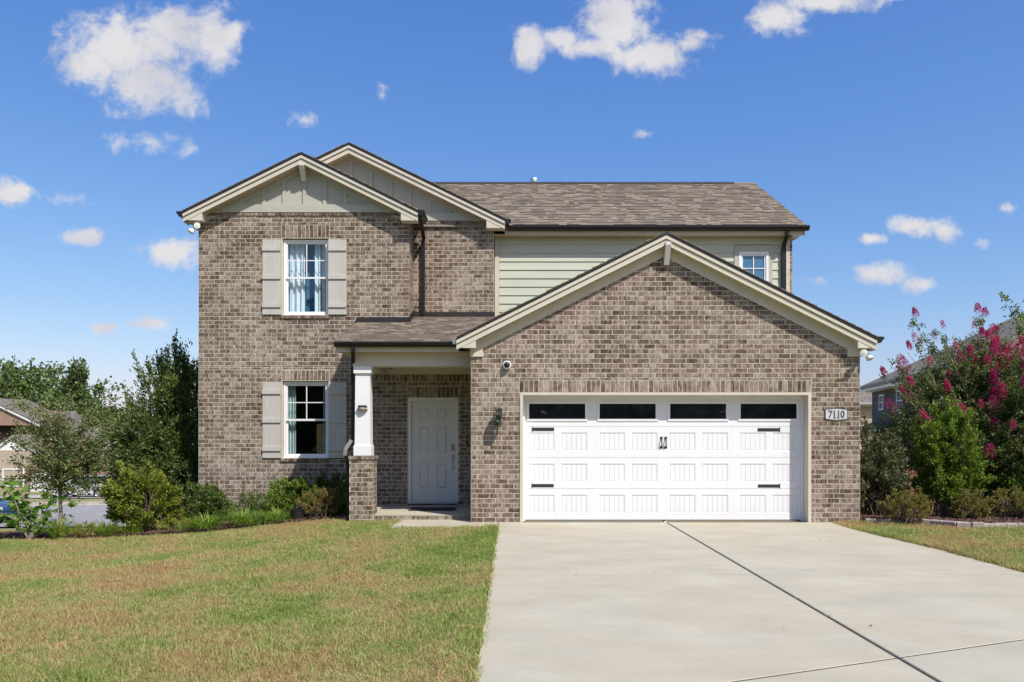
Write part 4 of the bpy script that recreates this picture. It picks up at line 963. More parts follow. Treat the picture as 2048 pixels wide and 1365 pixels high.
def grassmat(name, blades=False):
    m, t, b = newmat(name)
    geo = N(t, 'ShaderNodeNewGeometry')
    n1 = N(t, 'ShaderNodeTexNoise'); n1.inputs['Scale'].default_value = 0.62; n1.inputs['Detail'].default_value = 7; n1.inputs['Roughness'].default_value = 0.62
    n2 = N(t, 'ShaderNodeTexNoise'); n2.inputs['Scale'].default_value = 4.2; n2.inputs['Detail'].default_value = 5
    pos = vmath(t, 'MULTIPLY', geo.outputs['Position'], (1, 1, 0)).outputs[0]
    t.links.new(pos, n1.inputs['Vector']); t.links.new(pos, n2.inputs['Vector'])
    v = fmath(t, 'ADD', fmath(t, 'MULTIPLY_ADD', n1.outputs[0], 1.9, -0.62), fmath(t, 'MULTIPLY_ADD', n2.outputs[0], 0.5, -0.10))
    if blades:
        a = N(t, 'ShaderNodeAttribute', attribute_name='tone'); v = fmath(t, 'ADD', v, fmath(t, 'MULTIPLY', fmath(t, 'SUBTRACT', a.outputs['Fac'], 0.5), 0.62))
    # fresher strip along the driveway edge
    sp = N(t, 'ShaderNodeSeparateXYZ'); t.links.new(geo.outputs['Position'], sp.inputs[0])
    ed = fmath(t, 'ABSOLUTE', fmath(t, 'ADD', sp.outputs['X'], 0.25))
    ed = N(t, 'ShaderNodeMapRange'); 
    t.links.new(fmath(t, 'ABSOLUTE', fmath(t, 'ADD', sp.outputs['X'], 0.25)), ed.inputs['Value'])
    ed.inputs['From Min'].default_value = 0.0; ed.inputs['From Max'].default_value = 0.9; ed.inputs['To Min'].default_value = 0.12; ed.inputs['To Max'].default_value = 0.0
    v = fmath(t, 'SUBTRACT', v, ed.outputs[0])
    r = N(t, 'ShaderNodeValToRGB'); e = r.color_ramp.elements
    e[0].position = 0.30; e[0].color = (0.20, 0.285, 0.055, 1); e[1].position = 0.66; e[1].color = (0.43, 0.27, 0.14, 1)
    q = e.new(0.43); q.color = (0.37, 0.40, 0.13, 1)
    q = e.new(0.52); q.color = (0.53, 0.505, 0.24, 1)
    q = e.new(0.60); q.color = (0.58, 0.45, 0.24, 1)
    t.links.new(v, r.inputs[0]); col = r.outputs[0]
    if not blades:
        sc = vmath(t, 'SCALE', col); sc.inputs['Scale'].default_value = 0.62; col = sc.outputs[0]
    t.links.new(col, b.inputs['Base Color']); b.inputs['Roughness'].default_value = 0.75; b.inputs['Specular IOR Level'].default_value = 0.25
    if blades:
        tr = N(t, 'ShaderNodeBsdfTranslucent'); t.links.new(vmath(t, 'MULTIPLY', col, (1.2, 1.2, 0.8)).outputs[0], tr.inputs['Color'])
        mx = N(t, 'ShaderNodeMixShader'); mx.inputs[0].default_value = 0.3
        t.links.new(b.outputs[0], mx.inputs[1]); t.links.new(tr.outputs[0], mx.inputs[2]); t.links.new(mx.outputs[0], t.nodes['Material Output'].inputs['Surface'])
    else:
        n3 = N(t, 'ShaderNodeTexNoise'); n3.inputs['Scale'].default_value = 70; n3.inputs['Detail'].default_value = 4; t.links.new(geo.outputs['Position'], n3.inputs['Vector'])
        bp = N(t, 'ShaderNodeBump'); bp.inputs['Strength'].default_value = 1.0; bp.inputs['Distance'].default_value = 0.03
        t.links.new(n3.outputs[0], bp.inputs['Height']); t.links.new(bp.outputs[0], b.inputs['Normal'])
    return m
M['lawn'] = grassmat('lawn_ground'); M['blade'] = grassmat('grass_blades', True)
M['concrete'] = pmat('broom_concrete', (0.465,0.430,0.330), 0.85, 0.05, 1.6, 0.35, 140, stretch=(0.8,1.2,1), dirt=0.10)
def concrete_detail(m):
    t = m.node_tree; b = t.nodes['Principled BSDF']; src = b.inputs['Base Color'].links[0].from_socket
    geo = N(t, 'ShaderNodeNewGeometry')
    n = N(t, 'ShaderNodeTexNoise'); n.inputs['Scale'].default_value = 130; n.inputs['Detail'].default_value = 3; t.links.new(vmath(t, 'MULTIPLY', geo.outputs['Position'], (0.12, 1.2, 1)).outputs[0], n.inputs['Vector'])
    n2 = N(t, 'ShaderNodeTexNoise'); n2.inputs['Scale'].default_value = 380; n2.inputs['Detail'].default_value = 2; t.links.new(geo.outputs['Position'], n2.inputs['Vector'])
    n4 = N(t, 'ShaderNodeTexNoise'); n4.inputs['Scale'].default_value = 0.55; n4.inputs['Detail'].default_value = 9; n4.inputs['Roughness'].default_value = 0.65; n4.inputs['Distortion'].default_value = 0.8; t.links.new(vmath(t, 'MULTIPLY', geo.outputs['Position'], (0.8, 1.3, 1)).outputs[0], n4.inputs['Vector'])
    r4 = N(t, 'ShaderNodeMapRange'); r4.inputs['From Min'].default_value = 0.35; r4.inputs['From Max'].default_value = 0.68; t.links.new(n4.outputs[0], r4.inputs['Value'])
    st = N(t, 'ShaderNodeMix', data_type='RGBA'); st.inputs['A'].default_value = (0.98,1.0,1.03,1); st.inputs['B'].default_value = (0.955,0.92,0.86,1); t.links.new(r4.outputs[0], st.inputs['Factor'])
    k = fmath(t, 'ADD', fmath(t, 'MULTIPLY', n.outputs[0], 0.20), fmath(t, 'MULTIPLY_ADD', n2.outputs[0], 0.26, 0.77))
    v = vmath(t, 'MULTIPLY', src, st.outputs['Result']); s = vmath(t, 'SCALE', v.outputs[0]); t.links.new(k, s.inputs['Scale']); t.links.new(s.outputs[0], b.inputs['Base Color'])
concrete_detail(M['concrete'])
M['joint'] = pmat('joint_filler', (0.045,0.042,0.036), 0.9, 0.3, 20)
M['mulch'] = pmat('mulch_soil', (0.075,0.042,0.030), 0.95, 0.3, 30, 1.0, 90)
M['chip'] = pmat('mulch_chips', (0.135,0.072,0.050), 0.9, 0.3, 12, tone=0.55)
M['asphalt'] = pmat('asphalt', (0.30,0.29,0.28), 0.9, 0.12, 3, 0.2, 90, dirt=0.15)
M['kerb'] = pmat('kerb_concrete', (0.45,0.41,0.34), 0.9, 0.12, 3, dirt=0.1)
M['farlawn'] = pmat('far_grass', (0.20,0.22,0.07), 0.95, 0.2, 1.5, 0.6, 30)

xs = np.concatenate([np.linspace(-260, -40, 18), np.linspace(-38, -13, 18), np.linspace(-12.5, 12.5, 72), np.linspace(13, 40, 18), np.linspace(45, 260, 14)])
ys = np.concatenate([np.linspace(-60, -16, 8), np.linspace(-14, 5, 60), np.linspace(5.6, 60, 60), np.linspace(66, 420, 26)])
o = sheet('lawn', xs, ys, M['lawn'], lift=-0.022); tag(o, kind='structure')
# driveway: a bed of filler with the cast slabs laid in it
o = MB(); o.prism_z([(-0.235, -13), (5.62, -13), (5.66, -6), (5.64, -3.3), (5.45, -1.2), (5.46, 0.26), (-0.235, 0.26)][::1], -0.12, -0.0045); drive = o.build('driveway', M['joint']); tag(drive, kind='structure')
def redge(y): return float(np.interp(y, [-13, -6, -3.3, -1.2, 0.26], [5.62, 5.66, 5.64, 5.45, 5.46]))
JX, G_ = 2.65, 0.013
sk = lambda x: -8.24+0.412*(x-2.66)                                  # the skew joint
def slab(pts):
    # top with a small tooled edge
    c = np.mean(np.array(pts), 0); b = MB(); k = len(pts); inn = []
    for i in range(k):
        p0, p1, p2 = np.array(pts[i-1]), np.array(pts[i]), np.array(pts[(i+1) % k])
        a = p1-p0; a = a/np.linalg.norm(a); d = p2-p1; d = d/np.linalg.norm(d); n1 = np.array((-a[1], a[0])); n2 = np.array((-d[1], d[0])); nn = n1+n2; nn = nn/max(0.2, nn.dot(n1)); inn.append(tuple(p1+nn*0.010))
    b.v = [(x, y, -0.10) for x, y in pts]+[(x, y, -0.007) for x, y in pts]+[(x, y, 0.0) for x, y in inn]
    for q in range(2):
        for i in range(k):
            j = (i+1) % k; b.face((q*k+i, q*k+j, (q+1)*k+j, (q+1)*k+i))
    b.face(tuple(range(2*k, 3*k)))
    return b.build('slab', M['concrete'], drive)
h = 0.0035
Y1, Y2 = -2.2, -4.93
for (xa, xb) in ((-0.235, JX-G_), (JX+G_, None)):
    R = (lambda y: xb if xb else redge(y))
    slab([(xa, Y2+h), (R(Y2), Y2+h)] + ([(redge(-3.3), -3.3)] if xb is None else []) + [(R(0), 0.255), (xa, 0.255)])
    slab([(xa, sk(xa)+0.009), (R(-6.5), sk(R(-6.5))+0.009), (R(Y2), Y2-h), (xa, Y2-h)])
    slab([(xa, -13), (R(-13), -13), (R(-7), sk(R(-7))-0.007), (xa, sk(xa)-0.007)])
b = MB(); b.prism_z([(-1.975, -0.76), (-0.247, -0.76), (-0.247, 0.0), (-0.71, 0.0), (-0.71, 0.447), (-1.975, 0.447)], -0.1, -0.003); o = b.build('walkway', M['concrete']); tag(o, kind='structure')
b = MB(); b.box(-2.87, -0.706, 0.452, YW+0.005, 0.0645, 0.069); o = b.build('porch_floor', M['concrete']); tag(o, kind='structure')

# planting beds
def bedL_front(x): return float(np.interp(x, [-14, -10, -7.6, -5.7, -4.3, -3.3, -2.88], [1.35, 1.05, 0.65, 0.68, 0.85, 0.98, 1.0]))
def bedR_front(x): return float(np.interp(x, [5.97, 6.6, 6.95, 7.25, 7.6, 8.5, 9.6, 12, 16], [-0.05, -0.25, -0.50, -0.86, -0.80, -0.70, -0.42, 0.1, 0.6]))
def bed(name, x0, x1, front, back, nx=60, ny=16, lift=0.012):
    b = MB()
    for j in range(ny+1):
        for i in range(nx+1):
            x = x0+(x1-x0)*i/nx; y = front(x)+(back(x)-front(x))*j/ny
            e = min(1, j/2, (ny-j)/2)
            b.v.append((x, y, gz1(x, y)+lift+0.03*e+0.02*math.sin(x*5.1+y*3)*e))
    for j in range(ny):
        for i in range(nx): a = j*(nx+1)+i; b.face((a, a+1, a+nx+2, a+nx+1))
    o = b.build(name, M['mulch'], smooth=True); return tag(o, kind='structure')
bed('mulch_bed', -10.5, -2.89, bedL_front, lambda x: YW-0.01 if x > XL else YW+2.2)
bed('mulch_bed', 5.99, 15.5, bedR_front, lambda x: bedR_front(x)+3.2)
def chips(regs, n):
    b = MB()
    for _ in range(n):
        x0, x1, front, back = random.choice(regs); x = random.uniform(x0, x1); y = front(x)+(back(x)-front(x))*random.random()**1.3
        z = gz1(x, y)+0.045+random.random()*0.025; a = random.random()*6.28; l = random.uniform(0.012, 0.04); w_ = random.uniform(0.004, 0.011); t_ = random.uniform(-0.35, 0.35)
        d = Vector((math.cos(a), math.sin(a), t_)); e = Vector((-math.sin(a), math.cos(a), random.uniform(-.4, .4))); p = Vector((x, y, z))
        b.quad(p-d*l-e*w_, p+d*l-e*w_, p+d*l+e*w_, p-d*l+e*w_, random.random())
    o = b.build('mulch_chips', M['chip']); tag(o, 'dark brown bark mulch covering both planting beds', 'mulch', kind='stuff')
chips([(-10.4, -2.9, bedL_front, lambda x: YW-0.1), (6.0, 12, bedR_front, lambda x: bedR_front(x)+2.0), (6.0, 12, bedR_front, lambda x: bedR_front(x)+1.0)], 42000)
# edging stones along the right bed
M['edging'] = pmat('edging_stone', (0.36,0.29,0.26), 0.9, 0.15, 14, 0.6, 70, tone=0.15)
et = thing('garden_edging', 'low curb of weathered grey pink edging blocks along the right mulch bed', 'edging', (7.4, -0.8, 0))
x = 6.02
while x < 13.5:
    xn = x+0.20
    y0, y1 = bedR_front(x)-0.03, bedR_front(xn)-0.03
    a = math.atan2(y1-y0, xn-x); L_ = math.hypot(xn-x, y1-y0); xn = x+0.20*0.20/max(L_, 0.20); y1 = bedR_front(xn)-0.03; L_ = math.hypot(xn-x, y1-y0)
    b = MB(); b.box(-L_/2+0.003, L_/2-0.003, -0.05, 0.05, -0.05, 0.075 if abs(x-7.0) > 0.45 else 0.10, random.random(), bev=0.012)
    R_ = Matrix.Rotation(a+random.uniform(-.03, .03), 3, 'Z')
    zc = gz1((x+xn)/2, y0); b.v = [tuple(R_ @ Vector(p)+Vector(((x+xn)/2, (y0+y1)/2, zc+random.uniform(-.006, .006)))) for p in b.v]
    b.build('edging_block', M['edging'], et); x = xn

# ------------------------------------------------------------------ grass blades
def ngroup_instances(name, coll, count):
    ng = bpy.data.node_groups.new(name, 'GeometryNodeTree')
    ng.interface.new_socket('Geometry', in_out='INPUT', socket_type='NodeSocketGeometry'); ng.interface.new_socket('Geometry', in_out='OUTPUT', socket_type='NodeSocketGeometry')
    i = ng.nodes.new('NodeGroupInput'); o = ng.nodes.new('NodeGroupOutput')
    m2p = ng.nodes.new('GeometryNodeMeshToPoints'); ng.links.new(i.outputs[0], m2p.inputs[0])
    ci = ng.nodes.new('GeometryNodeCollectionInfo'); ci.inputs['Collection'].default_value = coll; ci.inputs['Separate Children'].default_value = True; ci.inputs['Reset Children'].default_value = True
    ip = ng.nodes.new('GeometryNodeInstanceOnPoints'); ip.inputs['Pick Instance'].default_value = True
    ng.links.new(m2p.outputs[0], ip.inputs['Points']); ng.links.new(ci.outputs[0], ip.inputs['Instance'])
    def at(nm, ty):
        n = ng.nodes.new('GeometryNodeInputNamedAttribute'); n.data_type = ty; n.inputs['Name'].default_value = nm; return n.outputs[0]
    ng.links.new(at('pick', 'INT'), ip.inputs['Instance Index']); 
    rot = at('rot', 'FLOAT_VECTOR')
    ng.links.new(rot, ip.inputs['Rotation']); ng.links.new(at('scl', 'FLOAT_VECTOR'), ip.inputs['Scale'])
    ng.links.new(ip.outputs[0], o.inputs[0]); return ng
def blade_mesh(name, nb, rad, h0, h1, wid, m, lean=0.5, seg=2):
    b = MB()
    for _ in range(nb):
        a = random.random()*6.28; r = rad*math.sqrt(random.random()); p = Vector((r*math.cos(a), r*math.sin(a), -0.008))
        hh = random.uniform(h0, h1); a = random.random()*6.28; ln = random.uniform(0.1, lean)*hh; d = Vector((math.cos(a), math.sin(a), 0)); e = Vector((-d.y, d.x, 0))
        a2 = random.uniform(-.8, .8); e = (e*math.cos(a2)+d*math.sin(a2)); w_ = wid*random.uniform(0.7, 1.3); tn = random.random()
        p1 = p+d*ln*0.35+Vector((0,0,hh*0.6)); p2 = p+d*ln*1.2+Vector((0,0,hh*random.uniform(0.75, 1.0)))
        b.quad(p-e*w_, p+e*w_, p1+e*w_*0.8, p1-e*w_*0.8, tn); n = len(b.v); b.v += [p1-e*w_*0.8, p1+e*w_*0.8, p2]; b.face((n, n+1, n+2), tn)
    return b.mesh(name, m)
gc = bpy.data.collections.new('grass_clumps')
for k in range(6):
    ob = bpy.data.objects.new('clump', blade_mesh('grass_clump', 44, 0.085, 0.020 if k < 4 else 0.04, 0.050 if k < 4 else 0.070, 0.0017, M['blade'], 0.9)); gc.objects.link(ob)
pts = []
def in_lawn(x, y):
    if -1.98 < x < 5.99 and y > -0.03: return False
    if y > 2.0 and -6.4 < x < 6.1: return False
    if -0.345 < x < redge(y)+0.09 and y < 0.27: return False
    if -1.975 < x < -0.2 and y > -0.74: return False
    if x > 5.95 and y > bedR_front(x)-0.05: return False
    if x > 5.4 and x <= 5.99 and y > -0.02: return False
    if -10.4 < x < -2.86 and y > bedL_front(x)+0.03: return False
    if -2.89 <= x < -1.9 and y > 0.42: return False
    if -1.975 <= x < 0 and y > -0.74: return False
    return True
for (y0, y1, dens, sc) in ((-9.35, -7.5, 420, 1.0), (-7.5, -5.0, 330, 1.02), (-5.0, -2, 240, 1.1), (-2, 1.5, 190, 1.15)):
    hw = 0.665*(y1-CAMY)+1.6; n = int(2*hw*(y1-y0)*dens)
    xx = np.random.default_rng(int(y1*10+500)).uniform(-hw, hw, n); yy = np.random.default_rng(int(y1*7+900)).uniform(y0, y1, n)
    for x, y in zip(xx, yy):
        if abs(x) < 0.665*(y-CAMY)+1.6 and in_lawn(x, y): pts.append((x, y, sc))
for _ in range(9000):                         # the far left strip and rough growth beyond the bed
    x = random.uniform(-16, -9.0); y = random.uniform(1.0, 4.5)
    if x > -10.4 and y > bedL_front(x)+0.03: continue
    pts.append((x, y, 1.5))
for _ in range(1500):                          # blades leaning over the slab edges
    y = random.uniform(-9.3, -0.8); x = -0.325-abs(random.gauss(0, 0.03)); pts.append((x, y, random.uniform(1.0, 1.6)))
for _ in range(900):
    y = random.uniform(-7.5, -0.3); x = redge(y)+0.075+abs(random.gauss(0, 0.03)); pts.append((x, y, random.uniform(1.0, 1.5)))
for x, y, s in ((JX-0.004, -5.9, .45), (JX, -6.3, .45), (JX, -7.0, .4), (JX, -4.1, .4)): pts.append((x, y, s))
pts = np.array(pts); n = len(pts); zz = ground_z(pts[:, 0], pts[:, 1])
me = bpy.data.meshes.new('grass_points'); me.vertices.add(n); me.vertices.foreach_set('co', np.stack([pts[:, 0], pts[:, 1], zz], 1).ravel())
r2 = np.random.default_rng(3)
rot = np.stack([r2.normal(0, .12, n), r2.normal(0, .12, n), r2.uniform(0, 6.28, n)], 1); sc = pts[:, 2]*r2.uniform(0.75, 1.2, n)
patch = 0.82+0.35*np.sin(pts[:, 0]*1.7+np.sin(pts[:, 1]*1.1)*2)*np.sin(pts[:, 1]*1.9+1.3*np.sin(pts[:, 0]*0.8))
scl = np.stack([sc, sc, sc*patch], 1)
a = me.attributes.new('rot', 'FLOAT_VECTOR', 'POINT'); a.data.foreach_set('vector', rot.ravel())
a = me.attributes.new('scl', 'FLOAT_VECTOR', 'POINT'); a.data.foreach_set('vector', scl.ravel())
a = me.attributes.new('pick', 'INT', 'POINT'); a.data.foreach_set('value', r2.integers(0, 6, n).astype(np.int32))
me.materials.append(M['blade'])
o = place('grass', me); tag(o, 'short sun-dried green and straw lawn grass on both sides of the driveway', 'grass', kind='stuff')
md = o.modifiers.new('blades', 'NODES'); md.node_group = ngroup_instances('blades', gc, 6)
print('grass clumps', n)
# a weed and some dead leaves on the concrete
b = MB()
for (px, py) in ((1083,1113), (1190,1146), (1152,1151), (1270,1231), (1070,1228), (1640,1080), (1594,1057), (1568,1256), (1742,1253), (1790,1275), (1311,1145), (1425,1068), (1430,1070), (1500,1110)):
    s = (py-865)/EYE; y = 1600/s+CAMY; x = (px-1024)/s; a = random.random()*6.28; l = random.uniform(.008, .02)
    d = Vector((math.cos(a), math.sin(a), .2))*l; e = Vector((-math.sin(a), math.cos(a), .3))*l*.45; p = Vector((x, y, 0.008)); b.quad(p-d, p-e, p+d, p+e, random.random())
o = b.build('fallen_leaves', M['chip']); tag(o, 'few small brown dry leaf scraps scattered on the concrete driveway', 'leaves', kind='stuff')

# ------------------------------------------------------------------ plants
def leaf_arrays():
    return dict(v=[], t=[])
class Leaves:
    def __init__(s): s.P = []; s.D = []; s.L = []; s.Wd = []; s.T = []; s.Up = []
    def add(s, p, d, l, w_, t): s.P.append(p); s.D.append(d); s.L.append(l); s.Wd.append(w_); s.T.append(t)
    def build(s, name, m, parent=None, fold=0.25):
        P_ = np.array([tuple(p) for p in s.P]); D_ = np.array([tuple(d) for d in s.D]); D_ /= np.linalg.norm(D_, axis=1)[:, None]+1e-9
        L_ = np.array(s.L)[:, None]; W_ = np.array(s.Wd)[:, None]; n = len(P_)
        r = np.random.default_rng(n); R_ = r.normal(0, 1, (n, 3)); R_[:, 2] *= 0.6
        E = np.cross(D_, R_); E /= np.linalg.norm(E, axis=1)[:, None]+1e-9; Nn = np.cross(E, D_)
        base = P_; mid = P_+D_*L_*0.5; tip = P_+D_*L_-Nn*L_*0.12
        V = np.stack([base, mid+E*W_/2+Nn*W_*fold, tip, mid-E*W_/2+Nn*W_*fold], 1).reshape(-1, 3)
        me = bpy.data.meshes.new(name); me.vertices.add(4*n); me.vertices.foreach_set('co', V.ravel())
        me.loops.add(6*n); idx = (np.arange(n)*4)[:, None]+np.array([0,1,2,0,2,3])[None]; me.loops.foreach_set('vertex_index', idx.ravel())
        me.polygons.add(2*n); me.polygons.foreach_set('loop_start', np.arange(2*n)*3); me.polygons.foreach_set('loop_total', np.full(2*n, 3))
        at = me.attributes.new('tone', 'FLOAT', 'FACE'); at.data.foreach_set('value', np.repeat(np.clip(np.array(s.T), 0, 1), 2))
        me.materials.append(m); me.update(calc_edges=True); me.validate()
        return place(name, me, parent)
def rv(s=1.0): return Vector((random.gauss(0, s), random.gauss(0, s), random.gauss(0, s)))
def shrub(name, label, cat, x, y, h, rx, ry, stems, nl, ll, lw, m, bark, z0=None, base_r=0.12, shell=0.45, lump=0.22, trunkw=0.012, low=0.02, up=0.35, spikes=0, spike_h=0.5, twigs=5, tone0=0.5, group=None, trunk_name='stem', top_flat=1.0, blooms=None, seed=None, tw=0.28):
    """stems fan out from the base to an uneven ellipsoid outline; leaves sit along twigs near the outside"""
    if seed is not None: random.seed(seed)
    z0 = gz1(x, y) if z0 is None else z0
    t = thing(name, label, cat, (x, y, z0), group)
    C = Vector((x, y, z0+h*(0.5+low/2))); lv = Leaves(); st = MB(); ends = []
    ph = [random.random()*6.28 for _ in range(6)]
    per = max(1, int(nl*1.9)//max(1, stems))
    for i in range(stems):
        a = random.random()*6.28; el = math.asin(random.uniform(-0.75, 1.0)); 
        if i < spikes: el = random.uniform(0.9, 1.5)
        d = Vector((math.cos(a)*math.cos(el), math.sin(a)*math.cos(el), math.sin(el)))
        k = 1+lump*(math.sin(3*a+ph[0]+2*el)+0.7*math.sin(5*a+ph[1])*math.cos(4*el+ph[2])+0.6*math.sin(7*el+ph[3]))*0.6
        rr = k*random.uniform(0.80, 1.05)
        e = C+Vector((d.x*rx*rr, d.y*ry*rr, d.z*h*0.5*rr*(1-low)))
        if i < spikes: e = C+Vector((d.x*rx*rr*1.1, d.y*ry*rr, d.z*h*0.5*rr+spike_h*random.uniform(0.5, 1)))
        b0 = Vector((x+random.gauss(0, base_r), y+random.gauss(0, base_r), z0-0.02)); mid = b0.lerp(e, 0.55)+Vector((0, 0, h*0.08))+rv(rx*0.05)
        if i < 60: st.tube([b0, mid, e], [trunkw, trunkw*0.6, trunkw*0.18], 4, random.random(), cap=False)
        ends.append((e, (e-mid).normalized()))
        tip_len = (e-mid).length
        for q in range(twigs):
            f = shell+(1-shell)*random.random()**0.7
            s0 = mid.lerp(e, max(0, (f-0.5)*2)) if f > 0.5 else b0.lerp(mid, f*2)
            td = ((e-mid).normalized()*0.8+rv(0.55)+Vector((0, 0, up))).normalized(); tl = random.uniform(0.5, 1.0)*min(rx, h)*tw
            clump = random.gauss(0, 0.16)
            for _ in range(max(1, per//twigs)):
                u_ = random.random(); p = s0+td*tl*u_+rv(ll*0.45)
                if i < spikes and random.random() < 0.5: p = mid.lerp(e, random.uniform(0.4, 1.02))+rv(ll*0.15)
                if p.z < z0+0.02: p.z = z0+0.02+random.random()*0.1
                ld = (td*0.7+rv(0.6)+(p-C).normalized()*0.5+Vector((0, 0, 0.15)))
                lv.add(p, ld, ll*random.uniform(0.6, 1.2), lw*random.uniform(0.7, 1.2), tone0+clump+random.gauss(0, 0.17))
    st.build(trunk_name, bark, t); lv.build('foliage', m, t)
    return t, C, ends
def blades_clump(name, label, cat, x, y, n, L0, L1, wid, m, group=None, spread=0.10, droop=0.9, seed=1):
    random.seed(seed); z0 = gz1(x, y)+0.02; b = MB()
    for _ in range(n):
        a = random.random()*6.28; r = spread*random.random(); p = Vector((x+r*math.cos(a), y+r*math.sin(a), z0)); a += random.gauss(0, 0.5)
        d = Vector((math.cos(a), math.sin(a), 0)); e = Vector((-d.y, d.x, 0)); L_ = random.uniform(L0, L1); el = random.uniform(0.75, 1.45); dr = droop*random.uniform(0.5, 1.3); w_ = wid*random.uniform(0.7, 1.2); tn = random.random(); prev = None; k = 6
        for i in range(k+1):
            w2 = w_*(1-(i/k)**2.2)*0.5+0.0004; q0, q1 = p-e*w2, p+e*w2
            if prev: b.quad(prev[0], prev[1], q1, q0, tn)
            prev = (q0, q1); p = p+(d*math.cos(el)+Vector((0, 0, math.sin(el))))*L_/k; el -= dr*1.9/k*(0.4+i/k)
            if p.z < z0-0.02: p.z = z0-0.02
    o = b.build(name, m); tag(o, label, cat, group); return o
G = {}
G['holly'] = leafmat('dark_glossy_leaf', (0.022, 0.045, 0.012), (0.165, 0.225, 0.055), trans=0.22, rough=0.32)
G['hollytree'] = leafmat('corner_tree_leaf', (0.03,0.055,0.014), (0.21,0.27,0.07), trans=0.3, rough=0.34)
G['dark'] = leafmat('dark_leaf', (0.022, 0.045, 0.014), (0.15, 0.2, 0.055), trans=0.2)
G['yellowgreen'] = leafmat('yellow_green_leaf', (0.07, 0.1, 0.015), (0.36, 0.4, 0.06), trans=0.35)
G['bright'] = leafmat('bright_leaf', (0.045, 0.085, 0.012), (0.27, 0.38, 0.05), trans=0.35)
G['young'] = leafmat('young_tree_leaf', (0.07, 0.1, 0.03), (0.27, 0.31, 0.11), ((0.25,0.10,0.06), 0.14), trans=0.3)
G['broad'] = leafmat('broad_leaf', (0.06, 0.14, 0.02), (0.2, 0.35, 0.055), trans=0.4, rough=0.4)
G['brownish'] = leafmat('bronze_green_leaf', (0.08, 0.085, 0.02), (0.33, 0.3, 0.08), ((0.26,0.13,0.05), 0.25), trans=0.3)
G['loro'] = leafmat('dusty_dark_leaf', (0.03, 0.045, 0.02), (0.25, 0.26, 0.13), ((0.12,0.045,0.05), 0.10), trans=0.22)
G['myrtle'] = leafmat('crape_myrtle_leaf', (0.035, 0.065, 0.018), (0.22, 0.28, 0.09), ((0.20,0.12,0.06), 0.12), trans=0.3)
G['bloom'] = leafmat('magenta_blossom', (0.24, 0.012, 0.085), (0.70, 0.045, 0.26), trans=0.35, rough=0.6)
G['lily'] = leafmat('strap_leaf', (0.1, 0.18, 0.03), (0.3, 0.44, 0.07), ((0.34,0.30,0.12), 0.08), trans=0.4)
G['far'] = leafmat('far_tree_leaf', (0.035, 0.065, 0.02), (0.19, 0.26, 0.07), trans=0.25)
G['yellowcover'] = leafmat('golden_cover_leaf', (0.17, 0.19, 0.03), (0.48, 0.48, 0.1), trans=0.35)

# left of the house ------------------------------------------------------
def at(px, d, y=None): return (px-1024)/1600*d, d+CAMY               # foot position from a bearing and a distance
t, C, ends = shrub('holly_tree', 'tall loose dark green tree at the left corner of the house', 'tree', -7.50, 4.0, 3.35, 1.34, 1.2, 280, 25000, 0.088, 0.036, G['hollytree'], M['palebark'], lump=0.22, spikes=48, spike_h=0.85, twigs=7, shell=0.22, trunkw=0.012, low=0.0, up=0.25, trunk_name='trunk', seed=11)
shrub('yellow_green_bush', 'yellow green glossy bush in front of the tall corner tree', 'bush', -6.95, 1.35, 1.18, 0.66, 0.6, 120, 8000, 0.062, 0.036, G['yellowgreen'], M['bark'], lump=0.14, tw=0.16, shell=0.6, seed=13, low=0.03, spikes=6, spike_h=0.2)
shrub('dark_bush', 'dark green leafy bush at the foot of the left brick corner', 'bush', -5.98, 1.75, 0.84, 0.50, 0.42, 110, 6000, 0.052, 0.028, G['holly'], M['bark'], tw=0.15, shell=0.62, lump=0.10, seed=14, tone0=0.62)
shrub('back_bush', 'tall dark bush between the yellow green bush and the house wall', 'bush', -6.75, 3.0, 1.25, 0.55, 0.5, 70, 3600, 0.07, 0.03, G['dark'], M['bark'], seed=15)
shrub('sparse_shrub', 'thin light green shrub against the brick under the left window', 'shrub', -5.15, 1.90, 0.64, 0.46, 0.30, 40, 1700, 0.050, 0.022, G['holly'], M['bark'], seed=16, shell=0.2, tone0=0.7)
shrub('window_shrub', 'dense green shrub below the lower window', 'shrub', -4.20, 1.80, 0.80, 0.56, 0.42, 110, 6500, 0.050, 0.026, G['bright'], M['bark'], tw=0.15, shell=0.62, lump=0.10, seed=17, tone0=0.45)
shrub('window_shrub', 'dark leafy shrub below the right shutter', 'shrub', -3.45, 1.90, 0.84, 0.50, 0.40, 110, 6000, 0.050, 0.026, G['holly'], M['bark'], tw=0.15, shell=0.62, lump=0.10, seed=18, tone0=0.45)
shrub('bronze_shrub', 'yellow brown shrub in front of the dark shrubs by the brick pier', 'shrub', -3.58, 1.35, 0.58, 0.44, 0.32, 120, 5500, 0.030, 0.014, G['brownish'], M['bark'], tw=0.13, shell=0.65, lump=0.08, seed=19, tone0=0.6)
shrub('pier_shrub', 'narrow dark shrub beside the brick pier', 'shrub', -3.08, 1.45, 0.68, 0.26, 0.28, 40, 1700, 0.050, 0.026, G['holly'], M['bark'], seed=20, tone0=0.5)
shrub('ground_cover', 'low golden green ground cover behind the grass tufts', 'shrub', -7.9, 0.95, 0.26, 0.80, 0.28, 80, 3200, 0.028, 0.014, G['yellowcover'], M['bark'], seed=21, lump=0.15, trunkw=0.004)
shrub('ground_cover', 'small golden green ground cover beside the dark bush', 'shrub', -6.35, 1.25, 0.28, 0.36, 0.25, 50, 1800, 0.026, 0.014, G['yellowcover'], M['bark'], seed=22, lump=0.15, trunkw=0.004)
LL = ['large arching daylily clump in front of the dark bush', 'second arching daylily clump below the left shutter', 'daylily clump in front of the dense window shrub', 'small daylily clump by the solar spike light']
